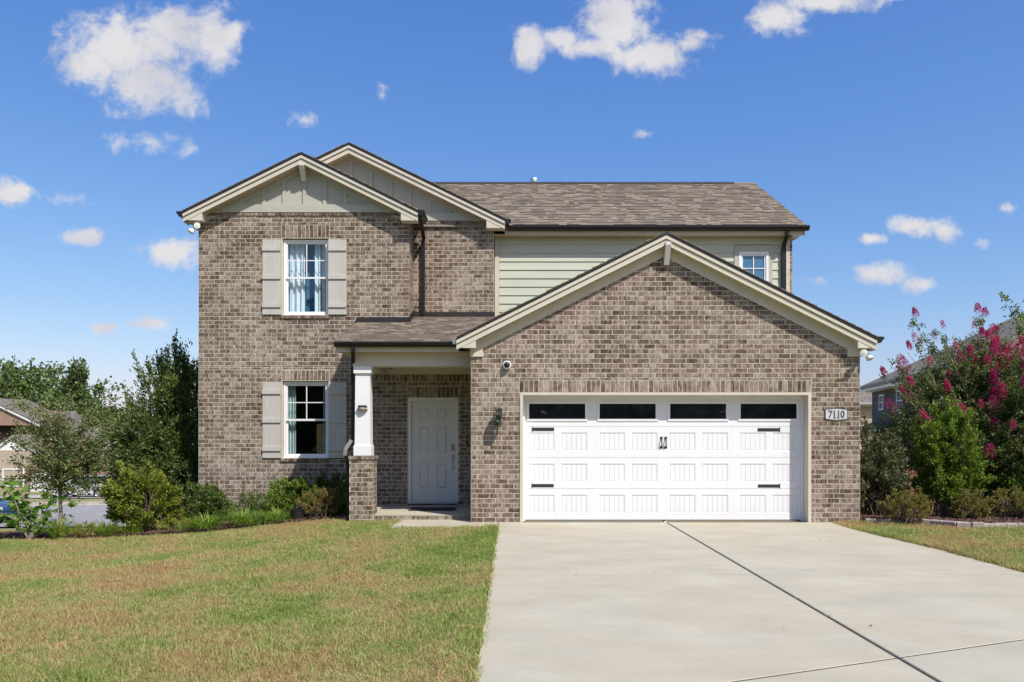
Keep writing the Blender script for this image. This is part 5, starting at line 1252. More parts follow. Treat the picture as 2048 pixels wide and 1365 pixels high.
for k, (x, y, n, l0, l1) in enumerate(((-5.62, 0.98, 330, .28, .50), (-4.98, 1.10, 380, .30, .52), (-4.35, 1.18, 300, .26, .46), (-4.68, 0.95, 130, .20, .36))):
    blades_clump('daylily', LL[k], 'plant', x, y, n, l0, l1, 0.012, G['lily'], 'daylilies along the front bed', seed=40+k, spread=0.24, droop=1.15)
LL = ['grass tuft at the left end of the bed beside the broad leaved sapling', 'grass tuft in front of the yellow green bush', 'tiny grass tuft alone on the bare mulch', 'grass tuft between the golden ground covers']
for k, (x, y, n, l0, l1) in enumerate(((-8.25, 0.85, 240, .30, .52), (-7.35, 0.80, 200, .26, .46), (-6.05, 0.90, 90, .14, .26), (-6.9, 0.86, 120, .2, .36))):
    blades_clump('grass_tuft', LL[k], 'plant', x, y, n, l0, l1, 0.009, G['lily'], 'grass tufts along the left bed', seed=50+k, spread=0.16, droop=0.7)
# young tree
random.seed(31)
def tree(name, label, x, y, trunk_h, h, rx, ry, nl, ll, lw, m, bark, seed, stems=70, tr=0.04, group=None, lump=0.3, tone0=0.5, spikes=8, spike_h=0.4, z0=None, shell=0.25, cat='tree', low=0.1):
    random.seed(seed); z0 = gz1(x, y) if z0 is None else z0
    t = thing(name, label, cat, (x, y, z0), group); b = MB(); lv = Leaves(); top = Vector((x, y, z0+trunk_h)); ch = h-trunk_h
    b.tube([(x, y, z0-0.1), (x+tr*0.4, y, z0+trunk_h*0.5), tuple(top), tuple(top+Vector((random.gauss(0, rx*.05), 0, ch*0.55))), tuple(top+Vector((0, 0, ch*0.92)))], [tr*1.25, tr, tr*0.85, tr*0.5, tr*0.12], 8, 0.5)
    C = Vector((x, y, z0+trunk_h+ch*0.48)); ph = [random.random()*6.28 for _ in range(6)]; per = nl//stems
    for i in range(stems):
        a = random.random()*6.28; el = math.asin(random.uniform(-0.8, 1)); d = Vector((math.cos(a)*math.cos(el), math.sin(a)*math.cos(el), math.sin(el)))
        k = 1+lump*(math.sin(3*a+ph[0]+2*el)+0.8*math.sin(5*a+ph[1])*math.cos(3*el+ph[2])+0.6*math.sin(6*el+ph[3]))*0.6; rr = k*random.uniform(0.65, 1.05)
        e = C+Vector((d.x*rx*rr, d.y*ry*rr, d.z*ch*0.52*rr)); 
        if i < spikes: e.z = C.z+ch*0.5+spike_h*random.random()
        s0 = Vector((x, y, z0+trunk_h+max(0, (e.z-z0-trunk_h)*random.uniform(0.2, 0.6)))); mid = s0.lerp(e, 0.5)+Vector((0, 0, ch*0.04))
        if i < 60: b.tube([s0, mid, e], [tr*0.35, tr*0.2, tr*0.06], 5, 0.5, cap=False)
        for q in range(6):
            p0 = (mid.lerp(e, random.random()) if random.random() > shell else s0.lerp(mid, random.random())); td = ((e-mid).normalized()*.6+rv(.7)).normalized(); tl = random.uniform(.3, 1)*min(rx, ch)*0.3; cl = random.gauss(0, .17)
            for _ in range(max(1, per//6)):
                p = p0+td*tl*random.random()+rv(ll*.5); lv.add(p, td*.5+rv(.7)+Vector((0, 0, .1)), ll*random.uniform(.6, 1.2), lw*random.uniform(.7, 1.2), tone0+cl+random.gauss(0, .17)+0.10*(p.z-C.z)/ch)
    b.build('trunk', bark, t); lv.build('crown', m, t); return t
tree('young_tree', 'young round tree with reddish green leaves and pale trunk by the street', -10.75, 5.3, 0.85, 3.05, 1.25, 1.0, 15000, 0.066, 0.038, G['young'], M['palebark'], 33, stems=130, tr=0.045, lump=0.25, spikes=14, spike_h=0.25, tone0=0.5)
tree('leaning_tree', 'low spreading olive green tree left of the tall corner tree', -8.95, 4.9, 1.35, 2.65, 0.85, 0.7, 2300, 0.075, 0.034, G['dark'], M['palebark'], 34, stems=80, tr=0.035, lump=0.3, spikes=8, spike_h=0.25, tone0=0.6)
# broad-leaved sapling at the far left
random.seed(35); x, y = -8.80, 0.85; z0 = gz1(x, y); t = thing('broad_leaved_sapling', 'leggy sapling with big drooping heart shaped leaves at the left lawn edge', 'sapling', (x, y, z0)); b = MB(); lv = Leaves()
for (ex, ez, n, sz) in ((-.45, 1.15, 22, .14), (.35, .85, 16, .13), (.95, .75, 14, .13), (-.95, .70, 16, .13), (0.0, .9, 16, .13), (.6, .25, 12, .1), (-0.25, 1.08, 26, .15), (-0.55, 0.80, 20, .13), (0.10, 0.62, 10, .10), (0.75, 0.98, 14, .15), (0.72, 0.45, 14, .10), (-0.1, 0.45, 14, .11), (0.30, 0.35, 10, .09), (-0.8, 0.45, 14, .12), (0.5, 0.7, 8, .11), (-0.45, 0.5, 14, .12)):
    e = Vector((x+ex, y+random.gauss(0, .12), z0+ez)); s0 = Vector((x+random.gauss(0, .05), y, z0)); mid = s0.lerp(e, .5)+Vector((ex*-0.12, 0, .1)); b.tube([s0, mid, e], [.013, .009, .004], 6, .5, cap=False)
    for i in range(n):
        f = random.uniform(0.3, 1.0); p = s0.lerp(mid, f*2) if f < .5 else mid.lerp(e, (f-.5)*2); sd = random.choice((-1, 1))
        lv.add(p+rv(.015), Vector((sd*random.uniform(.5, 1), random.gauss(0, .5), random.uniform(-.7, .1))), sz*random.uniform(.9, 1.35), sz*random.uniform(.65, .9), random.random())
b.build('stem', M['palebark'], t); lv.build('foliage', G['broad'], t, fold=0.12)
# small fittings in the bed
for (px, py, lab) in ((525, 1043, 'small black solar spike light at the edge of the daylilies'), (622, 1032, 'small dark solar spike light in front of the yellow brown shrub')):
    y = 0.86; x = (px-1024)/S(y); z = gz1(x, y); t = thing('spike_light', lab, 'light', (x, y, z), 'solar spike lights in the front bed')
    b = MB(); b.lathe([(0.006, -0.05), (0.008, 0.12)], (x, y, z), seg=8); b.build('spike', M['black'], t)
    b = MB(); b.lathe([(0.0, 0.12), (0.03, 0.12), (0.034, 0.16), (0.05, 0.165), (0.05, 0.18), (0.0, 0.19)], (x, y, z), seg=16); b.build('lamp_head', M['black'], t)
y = 1.15; x = (595-1024)/S(y); t = thing('plant_pot', 'black plastic plant pot half hidden between the green and yellow brown shrubs', 'pot', (x, y, gz1(x, y)))
b = MB(); c = (x, y, gz1(x, y)+0.03); b.lathe([(0.0, 0.0), (0.10, 0.0), (0.13, 0.20), (0.14, 0.20), (0.14, 0.22), (0.12, 0.22), (0.12, 0.18), (0.0, 0.18)], c, seg=20); b.build('pot', M['black'], t)
# right of the house -----------------------------------------------------
shrub('dark_hedge_bush', 'tall dark dusty bush against the right corner of the garage', 'bush', 6.55, 0.95, 1.72, 0.62, 0.7, 130, 13000, 0.050, 0.026, G['loro'], M['bark'], seed=61, lump=0.16, low=0.02, spikes=6, spike_h=0.12, tone0=0.5)
shrub('dark_hedge_bush', 'second dusty bush behind the low shrub near the fence gap', 'bush', 7.10, 1.6, 1.35, 0.45, 0.5, 80, 4200, 0.052, 0.024, G['loro'], M['bark'], seed=62, lump=0.2, tone0=0.42)
shrub('bright_green_bush', 'upright bright green bush in front of the magenta crape myrtle', 'bush', 7.85, 0.75, 2.02, 0.56, 0.55, 150, 16000, 0.054, 0.029, G['bright'], M['palebark'], seed=63, lump=0.24, low=0.0, spikes=10, spike_h=0.2, shell=0.35, tone0=0.5)
LL = ['rounded bronze green shrub nearest the garage corner', 'rounded bronze green shrub in front of the bright green bush', 'rounded bronze green shrub at the right edge of the bed', 'wide olive shrub at the far right end of the bed']
for k, (px, d, h_, r_) in enumerate(((1815, 13.45, 0.58, 0.40), (1938, 13.9, 0.55, 0.34), (2022, 14.1, 0.55, 0.42), (2110, 14.2, 0.6, 0.5))):
    x, y = at(px, d); shrub('low_shrub', LL[k], 'shrub', x, y, h_, r_, r_*0.9, 110, 6500, 0.026, 0.014, G['brownish'], M['bark'], seed=70+k, tw=0.13, shell=0.65, lump=0.08, low=0.0, tone0=0.5, group='low rounded shrubs in the right bed')
# crape myrtle with blossom heads
random.seed(80)
x, y = 9.60, 2.2; z0 = gz1(x, y); t = thing('crape_myrtle', 'wide crape myrtle covered in magenta blossom heads at the right', 'tree', (x, y, z0)); b = MB(); lv = Leaves(); bl = Leaves()
tips = []
C = Vector((x, y, z0+1.95))
for i in range(420):
    a = random.random()*6.28; el = math.asin(random.uniform(-0.95, 1.0)); d = Vector((math.cos(a)*math.cos(el), math.sin(a)*math.cos(el), math.sin(el)))
    rr = random.uniform(.78, 1.03)*(1+.13*math.sin(4*a+2*el)+.1*math.sin(7*a))
    rr *= random.uniform(.62, 1.0) if random.random() < .45 else 1; e = C+Vector((d.x*2.05*rr, d.y*1.4*rr, d.z*1.62*rr)); s0 = Vector((x+random.gauss(0, .16), y+random.gauss(0, .16), z0)); mid = s0.lerp(e, .55)+Vector((0, 0, .22))
    tips.append((s0, mid, e))
for (px, py, d) in ((1826, 640, 15.3), (1815, 705, 15.0), (1765, 755, 14.9), (1948, 632, 15.4), (1962, 640, 15.5), (1880, 665, 15.2)):
    e = Vector(((px-1024)/1600*d, d+CAMY, EYE+(865-py)/1600*d)); s0 = Vector((x, y, z0)); tips.append((s0, s0.lerp(e, .6)+Vector((.1, 0, .25)), e)); tips.append((s0, s0.lerp(e, .6)+Vector((.1, 0, .2)), e.lerp(C, .22)))
for i, (s0, mid, e) in enumerate(tips):
    
    if i % 5 == 0 or i >= 420: b.tube([s0, mid, e], [.020, .011, .004], 5, .5, cap=False)
    L_ = (e-mid).length; long_ = i >= 420
    for q in range(7):
        f = random.uniform(.1, 1); p0 = mid.lerp(e, f); td = ((e-mid).normalized()*.7+rv(.6)).normalized(); cl = random.gauss(0, .17)
        sp_ = 0.10 if long_ else .42
        for _ in range(58 if not long_ else 30):
            p = p0+td*random.random()*sp_+rv(.03); lv.add(p, td*.6+rv(.6), random.uniform(.035, .065), random.uniform(.020, .032), .5+cl+random.gauss(0, .17))
    up_ = (e.z-C.z)/1.6
    if (e.y < C.y+0.35 or long_) and (up_ > -0.45) and random.random() < ((0.82 if e.x > 8.9 else 0.35) if not long_ else 1.0):
        dd = ((e-mid).normalized()+Vector((0, 0, .5))).normalized(); hl = random.uniform(.12, .28) if not long_ else .13; hw_ = hl*random.uniform(.38, .6); full = random.random() < 0.6
        for _ in range(int(hl*2400*(1 if full else .4))):
            u_ = random.random(); q = e+dd*(hl*(u_-.1)+.07)+Vector((0, -.15, .02)); o_ = rv(1).normalized()*hw_*(1-u_*.6)*random.uniform(.6, 1); bl.add(q+o_, o_+rv(.02), random.uniform(.014, .024), random.uniform(.014, .022), random.gauss(.5, .22))
b.build('trunk', M['palebark'], t); lv.build('crown', G['myrtle'], t); bl.build('blossom', G['bloom'], t, fold=.1)
# tree reaching in at the right edge
random.seed(90); x, y = 12.1, 3.1; z0 = gz1(x, y); t = thing('leafy_tree', 'tree at the right picture edge with long leaves against the sky', 'tree', (x, y, z0)); b = MB(); lv = Leaves()
for (px, py, d) in ((2004, 590, 16.6), (2030, 612, 16.5), (2052, 585, 16.4), (2040, 640, 16.2), (2060, 520, 16.6), (2075, 560, 16.4), (2100, 600, 16.5), (2120, 640, 16.2), (2090, 680, 16.0), (2035, 668, 16.3), (2130, 720, 16.5), (2070, 740, 16.2), (2150, 560, 17), (2180, 620, 17), (2055, 700, 16.1)):
    e = Vector(((px-1024)/1600*d, d+CAMY, EYE+(865-py)/1600*d)); s0 = Vector((x, y, z0+.3)); mid = s0.lerp(e, .55)+Vector((.2, 0, .1)); b.tube([s0, mid, e], [.03, .015, .004], 6, .5, cap=False)
    for i in range(170):
        f = random.random(); p = mid.lerp(e, f)+rv(.02+.16*(1-f)); td = ((e-mid).normalized()*.6+rv(.8)); lv.add(p, td, random.uniform(.07, .13), random.uniform(.026, .04), random.random())
b.build('trunk', M['palebark'], t); lv.build('crown', G['bright'], t)
shrub('weedy_shrub', 'light green long leaved weedy shrub under the crape myrtle', 'shrub', 9.9, 1.3, 1.05, .55, .4, 50, 1500, .13, .022, G['lily'], M['bark'], seed=92, shell=.2, tone0=.3)
# ------------------------------------------------------------------ fence, neighbours, street, cars, far trees
M['fencewood'] = pmat('cedar_fence', (0.24,0.115,0.052), 0.8, 0.25, 5, 0.4, 60, stretch=(4,4,0.5), tone=0.35)
ft = thing('wooden_fence', 'brown cedar board fence behind the bushes right of the garage', 'fence', (11.5, 8.0, gz1(11.5, 8)))
x = 8.2; i = 0; random.seed(5)
fme = [MB().box(0.004, 0.136, -0.009, 0.009, 0, 1.78, k/7, bev=0.004).mesh('fence_board', M['fencewood']) for k in range(8)]
while x < 17.5:
    y = 8.0+0.04*(x-8.2)
    place('fence_board', fme[random.randrange(8)], ft, (x, y, gz1(x, y)+0.03+random.uniform(-.01, .01)))
    x += 0.155
for zz in (0.35, 1.0, 1.6):
    b = MB(); b.box(8.2, 17.5, 8.02+0.19, 8.06+0.19, zz+gz1(12, 8)-0.02, zz+gz1(12, 8)+0.07, 0.3); b.build('rail', M['fencewood'], ft)
b = MB()
for i in range(60): b.box(8.2+i*.155, 8.2+(i+1)*.155-0.002, 7.98+0.04*i*.155, 8.04+0.04*i*.155, gz1(8.2+i*.155, 8)+1.812, gz1(8.2+i*.155, 8)+1.842, 0.6)
b.build('cap_rail', M['fencewood'], ft)

M['greybrick'] = brickmat('grey_brick', (0.055,0.052,0.055), (0.095,0.088,0.09), (0.17,0.155,0.15), 0.5)
M['redbrick'] = brickmat('red_brick', (0.15,0.085,0.06), (0.26,0.155,0.115), (0.38,0.26,0.20), 0.5)
M['tanbrick'] = brickmat('tan_brick', (0.25,0.19,0.14), (0.38,0.30,0.23), (0.5,0.42,0.34), 0.5)
M['farroof'] = pmat('far_shingle_roof', (0.185,0.158,0.132), 0.95, 0.25, 3.0, 0.5, 20, stretch=(1,1,3.5))
M['pane_far'] = pmat('far_window', (0.05,0.07,0.085), 0.1, 0.1, 3, spec=1.0)
def course_wall(b, p0, p1, z0, z1, holes=(), t=0.2):
    """wall box between two plan points, outer face on the left-hand side seen from outside"""
    d = Vector((p1[0]-p0[0], p1[1]-p0[1], 0)); L_ = d.length; d /= L_; n = Vector((-d.y, d.x, 0))
    for r in rect_holes(0, L_, z0, z1, holes):
        q = [Vector((p0[0], p0[1], 0))+d*a+n*o for a, o in ((r[0], 0), (r[1], 0), (r[1], t), (r[0], t))]
        b.hexa([(v_.x, v_.y, r[2]) for v_ in q]+[(v_.x, v_.y, r[3]) for v_ in q])
    return d, n
def far_window(parent, p0, p1, a0, a1, z0, z1, frame=0.07, bars=True):
    d = Vector((p1[0]-p0[0], p1[1]-p0[1], 0)).normalized(); n = Vector((-d.y, d.x, 0)); O = Vector((p0[0], p0[1], 0))
    def bx(mb, u0, u1, o0, o1, za, zb):
        q = [O+d*a+n*o for a, o in ((u0, o0), (u1, o0), (u1, o1), (u0, o1))]; mb.hexa([(v_.x, v_.y, za) for v_ in q]+[(v_.x, v_.y, zb) for v_ in q])
    b = MB()
    for r in rect_holes(a0, a1, z0, z1, [(a0+frame, a1-frame, z0+frame, z1-frame)]): bx(b, r[0], r[1], -0.03, 0.06, r[2], r[3])
    if bars:
        bx(b, (a0+a1)/2-.02, (a0+a1)/2+.02, 0.0, .04, z0+frame, z1-frame); bx(b, a0+frame, a1-frame, -0.005, .035, (z0+z1)/2-.025, (z0+z1)/2+.025)
    w_ = b.build('window', M['white'], parent); b = MB(); bx(b, a0+frame, a1-frame, .045, .055, z0+frame, z1-frame); b.build('pane', M['pane_far'], w_)
def roof_faces(parent, faces, th=0.12, m=None, name='roof'):
    for f in faces:
        b = MB(); k = len(f); f = [tuple(p) for p in f]; b.v = f+[(p[0], p[1], p[2]-th) for p in f]; b.face(tuple(range(k))); b.face(tuple(range(2*k-1, k-1, -1)))
        for i in range(k): j = (i+1) % k; b.face((j, i, k+i, k+j))
        b.build(name, m or M['farroof'], parent)
# right neighbour: grey brick, its long side comes towards us
def rot2(c, s, a): return (c[0]+s[0]*math.cos(a)-s[1]*math.sin(a), c[1]+s[0]*math.sin(a)+s[1]*math.cos(a))
A0 = (17.1, 38+CAMY); A1 = (14.35, 24+CAMY)                        # far-left and near-left corners
dv_ = Vector((A1[0]-A0[0], A1[1]-A0[1], 0)).normalized(); nv = Vector((-dv_.y, dv_.x, 0))
if nv.x < 0: nv = -nv
W_ = 10.0; A2 = (A1[0]+nv.x*W_, A1[1]+nv.y*W_); A3 = (A0[0]+nv.x*W_, A0[1]+nv.y*W_); ez = 2.14+EYE; gzr = -2.3
h1 = thing('neighbour_house', 'dark grey brick two storey neighbour house behind the crape myrtle', 'house', (19, 20, gzr))
b = MB(); L_ = math.hypot(A1[0]-A0[0], A1[1]-A0[1])
wins = [(1.35, 2.15, 2.55, 3.25), (4.2, 5.1, 2.45, 3.3), (7.3, 8.2, 2.4, 3.3), (10.6, 11.6, 2.0, 3.3)]
course_wall(b, A0, A1, gzr-1, ez, wins); b.build('side_wall', M['greybrick'], h1)
b = MB(); course_wall(b, A1, A2, gzr-1, ez); course_wall(b, A2, A3, gzr-1, ez); course_wall(b, A3, A0, gzr-1, ez); b.build('wall', M['greybrick'], h1)
for w_ in wins: far_window(h1, A0, A1, w_[0], w_[1], w_[2], w_[3], 0.06)
ov = 0.45
def off(p, sx, sy): return (p[0]+(nv.x*sx+dv_.x*sy)*ov, p[1]+(nv.y*sx+dv_.y*sy)*ov)
c0, c1, c2, c3 = off(A0, -1, -1), off(A1, -1, 1), off(A2, 1, 1), off(A3, 1, -1); hw_ = W_/2+ov
zz = ez+0.05; rz = zz+hw_*0.52
r0 = (A0[0]+nv.x*W_/2+dv_.x*(W_/2), A0[1]+nv.y*W_/2+dv_.y*(W_/2), rz); r1 = (A1[0]+nv.x*W_/2-dv_.x*(W_/2), A1[1]+nv.y*W_/2-dv_.y*(W_/2), rz)
E = lambda p: (p[0], p[1], zz)
roof_faces(h1, [(E(c1), E(c0), r0, r1), (E(c2), E(c1), r1), (E(c3), E(c2), r1, r0), (E(c0), E(c3), r0)])
b = MB()
for p, q in ((c0, c1), (c1, c2)): course_wall(b, p, q, zz-0.28, zz-0.13, t=0.04)
b.build('fascia_board', M['white'], h1); b = MB()
for p, q in ((c0, c1), (c1, c2)):
    d, n = course_wall(b, p, q, zz-0.14, zz-0.02, t=-0.09)
b.build('gutter', M['gutter'], h1)
b = MB(); course_wall(b, (A0[0]-.3, A0[1]), (A1[0]-.3, A1[1]), ez-0.26, ez-0.2, t=0.35); b.build('soffit', M['white'], h1)
# lean-to roof on that side
p0 = (A0[0]+dv_.x*0.2, A0[1]+dv_.y*0.2); p1 = (A0[0]+dv_.x*5.0, A0[1]+dv_.y*5.0); zt = 2.02; o1 = 2.2
q0 = (p0[0]-nv.x*o1, p0[1]-nv.y*o1); q1 = (p1[0]-nv.x*o1, p1[1]-nv.y*o1)
roof_faces(h1, [((q1[0], q1[1], zt-.85), (q0[0], q0[1], zt-.85), (p0[0], p0[1], zt), (p1[0], p1[1], zt))], 0.1, M['edge'], 'patio_roof')
b = MB(); course_wall(b, q0, q1, zt-1.12, zt-.9, t=.05); b.build('patio_fascia', M['white'], h1)
for p in (q0, q1):
    b = MB(); b.box(p[0]-.08, p[0]+.08, p[1]-.08+.1, p[1]+.08+.1, gzr-1, zt-.95); b.build('patio_post', M['white'], h1)
# house further back, right
h2 = thing('distant_house', 'tan brick house with brown hip roof far behind the garage corner', 'house', (26, 50, -3)); zf = (865-806)/1600*60+EYE; x0, x1, y0, y1 = 17.5, 28.6, 60+CAMY, 72+CAMY
b = MB(); course_wall(b, (x0, y0), (x1, y0), -4, zf); course_wall(b, (x1, y0), (x1, y1), -4, zf); course_wall(b, (x1, y1), (x0, y1), -4, zf); course_wall(b, (x0, y1), (x0, y0), -4, zf); b.build('wall', M['tanbrick'], h2)
c = [(x0-.5, y0-.5, zf), (x1+.5, y0-.5, zf), (x1+.5, y1+.5, zf), (x0-.5, y1+.5, zf)]; zr_ = (865-752)/1600*66+EYE; ra, rb = (x0+5, 66+CAMY, zr_), (x1-3.0, 66+CAMY, zr_)
roof_faces(h2, [(c[0], c[1], rb, ra), (c[1], c[2], rb), (c[2], c[3], ra, rb), (c[3], c[0], ra)])
b = MB(); course_wall(b, (x0-.5, y0-.55), (x1+.5, y0-.55), zf-.3, zf-.1, t=.1); b.build('fascia_board', M['kerb'], h2); b = MB(); course_wall(b, (x0-.5, y0-.66), (x1+.5, y0-.66), zf-.14, zf+0.0, t=.1); b.build('gutter', M['galv'], h2)
far_window(h2, (x0, y0), (x1, y0), 3, 4.2, .8, 2.4)

# left houses (lower ground, 75-85 m away)
def U(px, py, d): return ((px-1024)/1600*d, d+CAMY, EYE+(865-py)/1600*d)
d0 = 80.0; h3 = thing('neighbour_house', 'red brick house with brown roof and white gable trim at the far left', 'house', (-50, 66, -3.6)); 
zE = U(0, 915, d0)[2]; zg = -4.4
xa, xb = U(-150, 0, d0)[0], U(115, 0, d0)[0]; yF = d0+CAMY; yK = yF+11
b = MB(); wl = [(xb-xa-8.7, xb-xa-6.6, U(0, 974, d0)[2], U(0, 930, d0)[2])]
course_wall(b, (xa, yF), (xb, yF), zg-1, zE, wl); course_wall(b, (xb, yF), (xb, yK), zg-1, zE); course_wall(b, (xb, yK), (xa, yK), zg-1, zE); course_wall(b, (xa, yK), (xa, yF), zg-1, zE); b.build('wall', M['redbrick'], h3)
far_window(h3, (xa, yF), (xb, yF), wl[0][0], wl[0][1], wl[0][2], wl[0][3], 0.14)
far_window(h3, (xa, yF), (xb, yF), 2.5, 4.3, wl[0][2], wl[0][3], 0.14)
zR = U(0, 820, d0+5)[2]; ym = yF+5.5; o_ = .5
roof_faces(h3, [((xa-o_, yF-o_, zE), (xb+o_, yF-o_, zE), (xb-1.2, ym, zR-0.15), (xa, ym, zR)), ((xb+o_, yF-o_, zE), (xb+o_, yK+o_, zE), (xb-1.2, ym, zR-0.15)), ((xb+o_, yK+o_, zE), (xa-o_, yK+o_, zE), (xa, ym, zR), (xb-1.2, ym, zR-0.15))])
def front_gable(h, cx_, hw, zb_, zp, y, wm, trim=0.32, wallz=None, depth=6, face_m=None):
    b = MB(); b.prism_y([(cx_-hw, zb_), (cx_+hw, zb_), (cx_, zp-.15)], y+.15, y+.3); b.build('gable_wall', face_m or wm, h)
    for s in (-1, 1):
        q = [(cx_+s*(hw+.4), zb_-.25), (cx_, zp-trim+0.02), (cx_, zp), (cx_+s*(hw+.4), zb_-.25+trim)]
        b = MB(); b.prism_y(q if s < 0 else q[::-1], y-.05, y+.05); b.build('rake_board', M['white'], h)
        e = (cx_+s*(hw+.45), zb_-.25+trim+.02); pts = [(e[0], y-.1, e[1]), (cx_, y-.1, zp+.03), (cx_, y+depth, zp+.03), (e[0], y+depth, e[1])]; roof_faces(h, [pts if s > 0 else pts[::-1]], .08)
    if wallz is not None:
        b = MB(); b.box(cx_-hw, cx_+hw, y+.12, y+.3, wallz, zb_+.01); b.build('gable_base', wm, h)
pk = U(-42, 795, d0-2); front_gable(h3, pk[0], 5.2, U(0, 851, d0-2)[2], pk[2], yF-1.0, M['redbrick'], depth=7)
pk = U(21, 870, d0-4); front_gable(h3, pk[0], 1.75, U(0, 893, d0-4)[2]-.4, pk[2], yF-3.6, M['tanbrick'], trim=.25, wallz=zg-1, face_m=M['white'])
far_window(h3, (pk[0]-1.6, yF-3.5), (pk[0]+1.6, yF-3.5), .5, 2.6, U(0, 975, d0-4)[2], U(0, 938, d0-4)[2], .12)
b = MB(); v_ = U(20, 818, d0+3); b.lathe([(.12, -.6), (.12, .1), (.2, .12), (.2, .28), (0, .3)], v_, seg=10); b.build('roof_vent', M['galv'], h3)
h4 = thing('neighbour_house', 'brick house with long brown roof and white gable behind the silver car', 'house', (-40, 66, -3.6)); d1 = 76.0; yF = d1+CAMY; yK = yF+10
xa, xb = U(112, 0, d1)[0], U(262, 0, d1)[0]; zE = U(0, 926, d1)[2]
b = MB(); course_wall(b, (xa, yF), (xb, yF), zg-1, zE); course_wall(b, (xb, yF), (xb, yK), zg-1, zE); course_wall(b, (xb, yK), (xa, yK), zg-1, zE); course_wall(b, (xa, yK), (xa, yF), zg-1, zE); b.build('wall', M['redbrick'], h4)
zR = U(0, 855, d1+5)[2]; ym = yF+5
roof_faces(h4, [((xa-.4, yF-.5, zE), (xb+.4, yF-.5, zE), (xb+.4, ym, zR), (xa-.4, ym, zR)), ((xb+.4, yK+.5, zE), (xa-.4, yK+.5, zE), (xa-.4, ym, zR), (xb+.4, ym, zR))])
pk = U(256, 856, d1-3); front_gable(h4, pk[0], 2.7, U(0, 912, d1-3)[2], pk[2], yF-3, M['redbrick'], trim=.3, wallz=zg-1, depth=8)
b = MB(); p_ = U(97, 985, d1-5); b.box(p_[0]-1.6, p_[0]+1.6, d1-5+CAMY, d1-4.9+CAMY, zg, zg+2.3)
b.build('garage_door', M['white'], h4); b = MB(); b.box(p_[0]-2.2, xa+2.5, d1-4.85+CAMY, yF-0.01, zg-.5, zE-.05); b.build('garage_block', M['redbrick'], h4)

# street, kerbs, pavement, driveway over there
def strip(name, pts_near, pts_far, m, lift, label=None):
    b = MB(); n = 24
    for j in range(3):
        for i in range(n+1):
            a_ = np.array(pts_near[0])*(1-i/n)+np.array(pts_near[1])*(i/n); c_ = np.array(pts_far[0])*(1-i/n)+np.array(pts_far[1])*(i/n); p = a_*(1-j/2)+c_*(j/2); b.v.append((p[0], p[1], gz1(p[0], p[1])+lift))
    for j in range(2):
        for i in range(n): a_ = j*(n+1)+i; b.face((a_, a_+1, a_+n+2, a_+n+1))
    o = b.build(name, m); return tag(o, kind='structure')
M['street'] = M['asphalt']
strip('street', [(-70, 14.5), (-9, 20.5)], [(-70, 27.5), (-9, 33.0)], M['street'], 0.05)
strip('gutter_pan', [(-70, 27.5), (-9, 33.0)], [(-70, 28.1), (-9, 33.6)], M['kerb'], 0.055)
b = MB()
n = 40
for i in range(n):
    xa = -70+61*i/n; xb = -70+61*(i+1)/n; ya = 28.1+5.5*i/n; yb_ = 28.1+5.5*(i+1)/n; za, zb_ = gz1(xa, ya)+.04, gz1(xb, yb_)+.04
    b.hexa([(xa, ya, za-.2), (xb, yb_, zb_-.2), (xb, yb_+.16, zb_-.2), (xa, ya+.16, za-.2), (xa, ya, za+.15), (xb, yb_, zb_+.15), (xb, yb_+.16, zb_+.15), (xa, ya+.16, za+.15)])
o = b.build('kerb', M['kerb']); tag(o, kind='structure')
strip('pavement', [(-70, 31.2), (-9, 36.4)], [(-70, 32.7), (-9, 37.9)], M['kerb'], 0.04)
strip('neighbour_driveway', [(-39, 44.6), (-23, 44.6)], [(-39, 50), (-23, 50)], M['kerb'], 0.04)

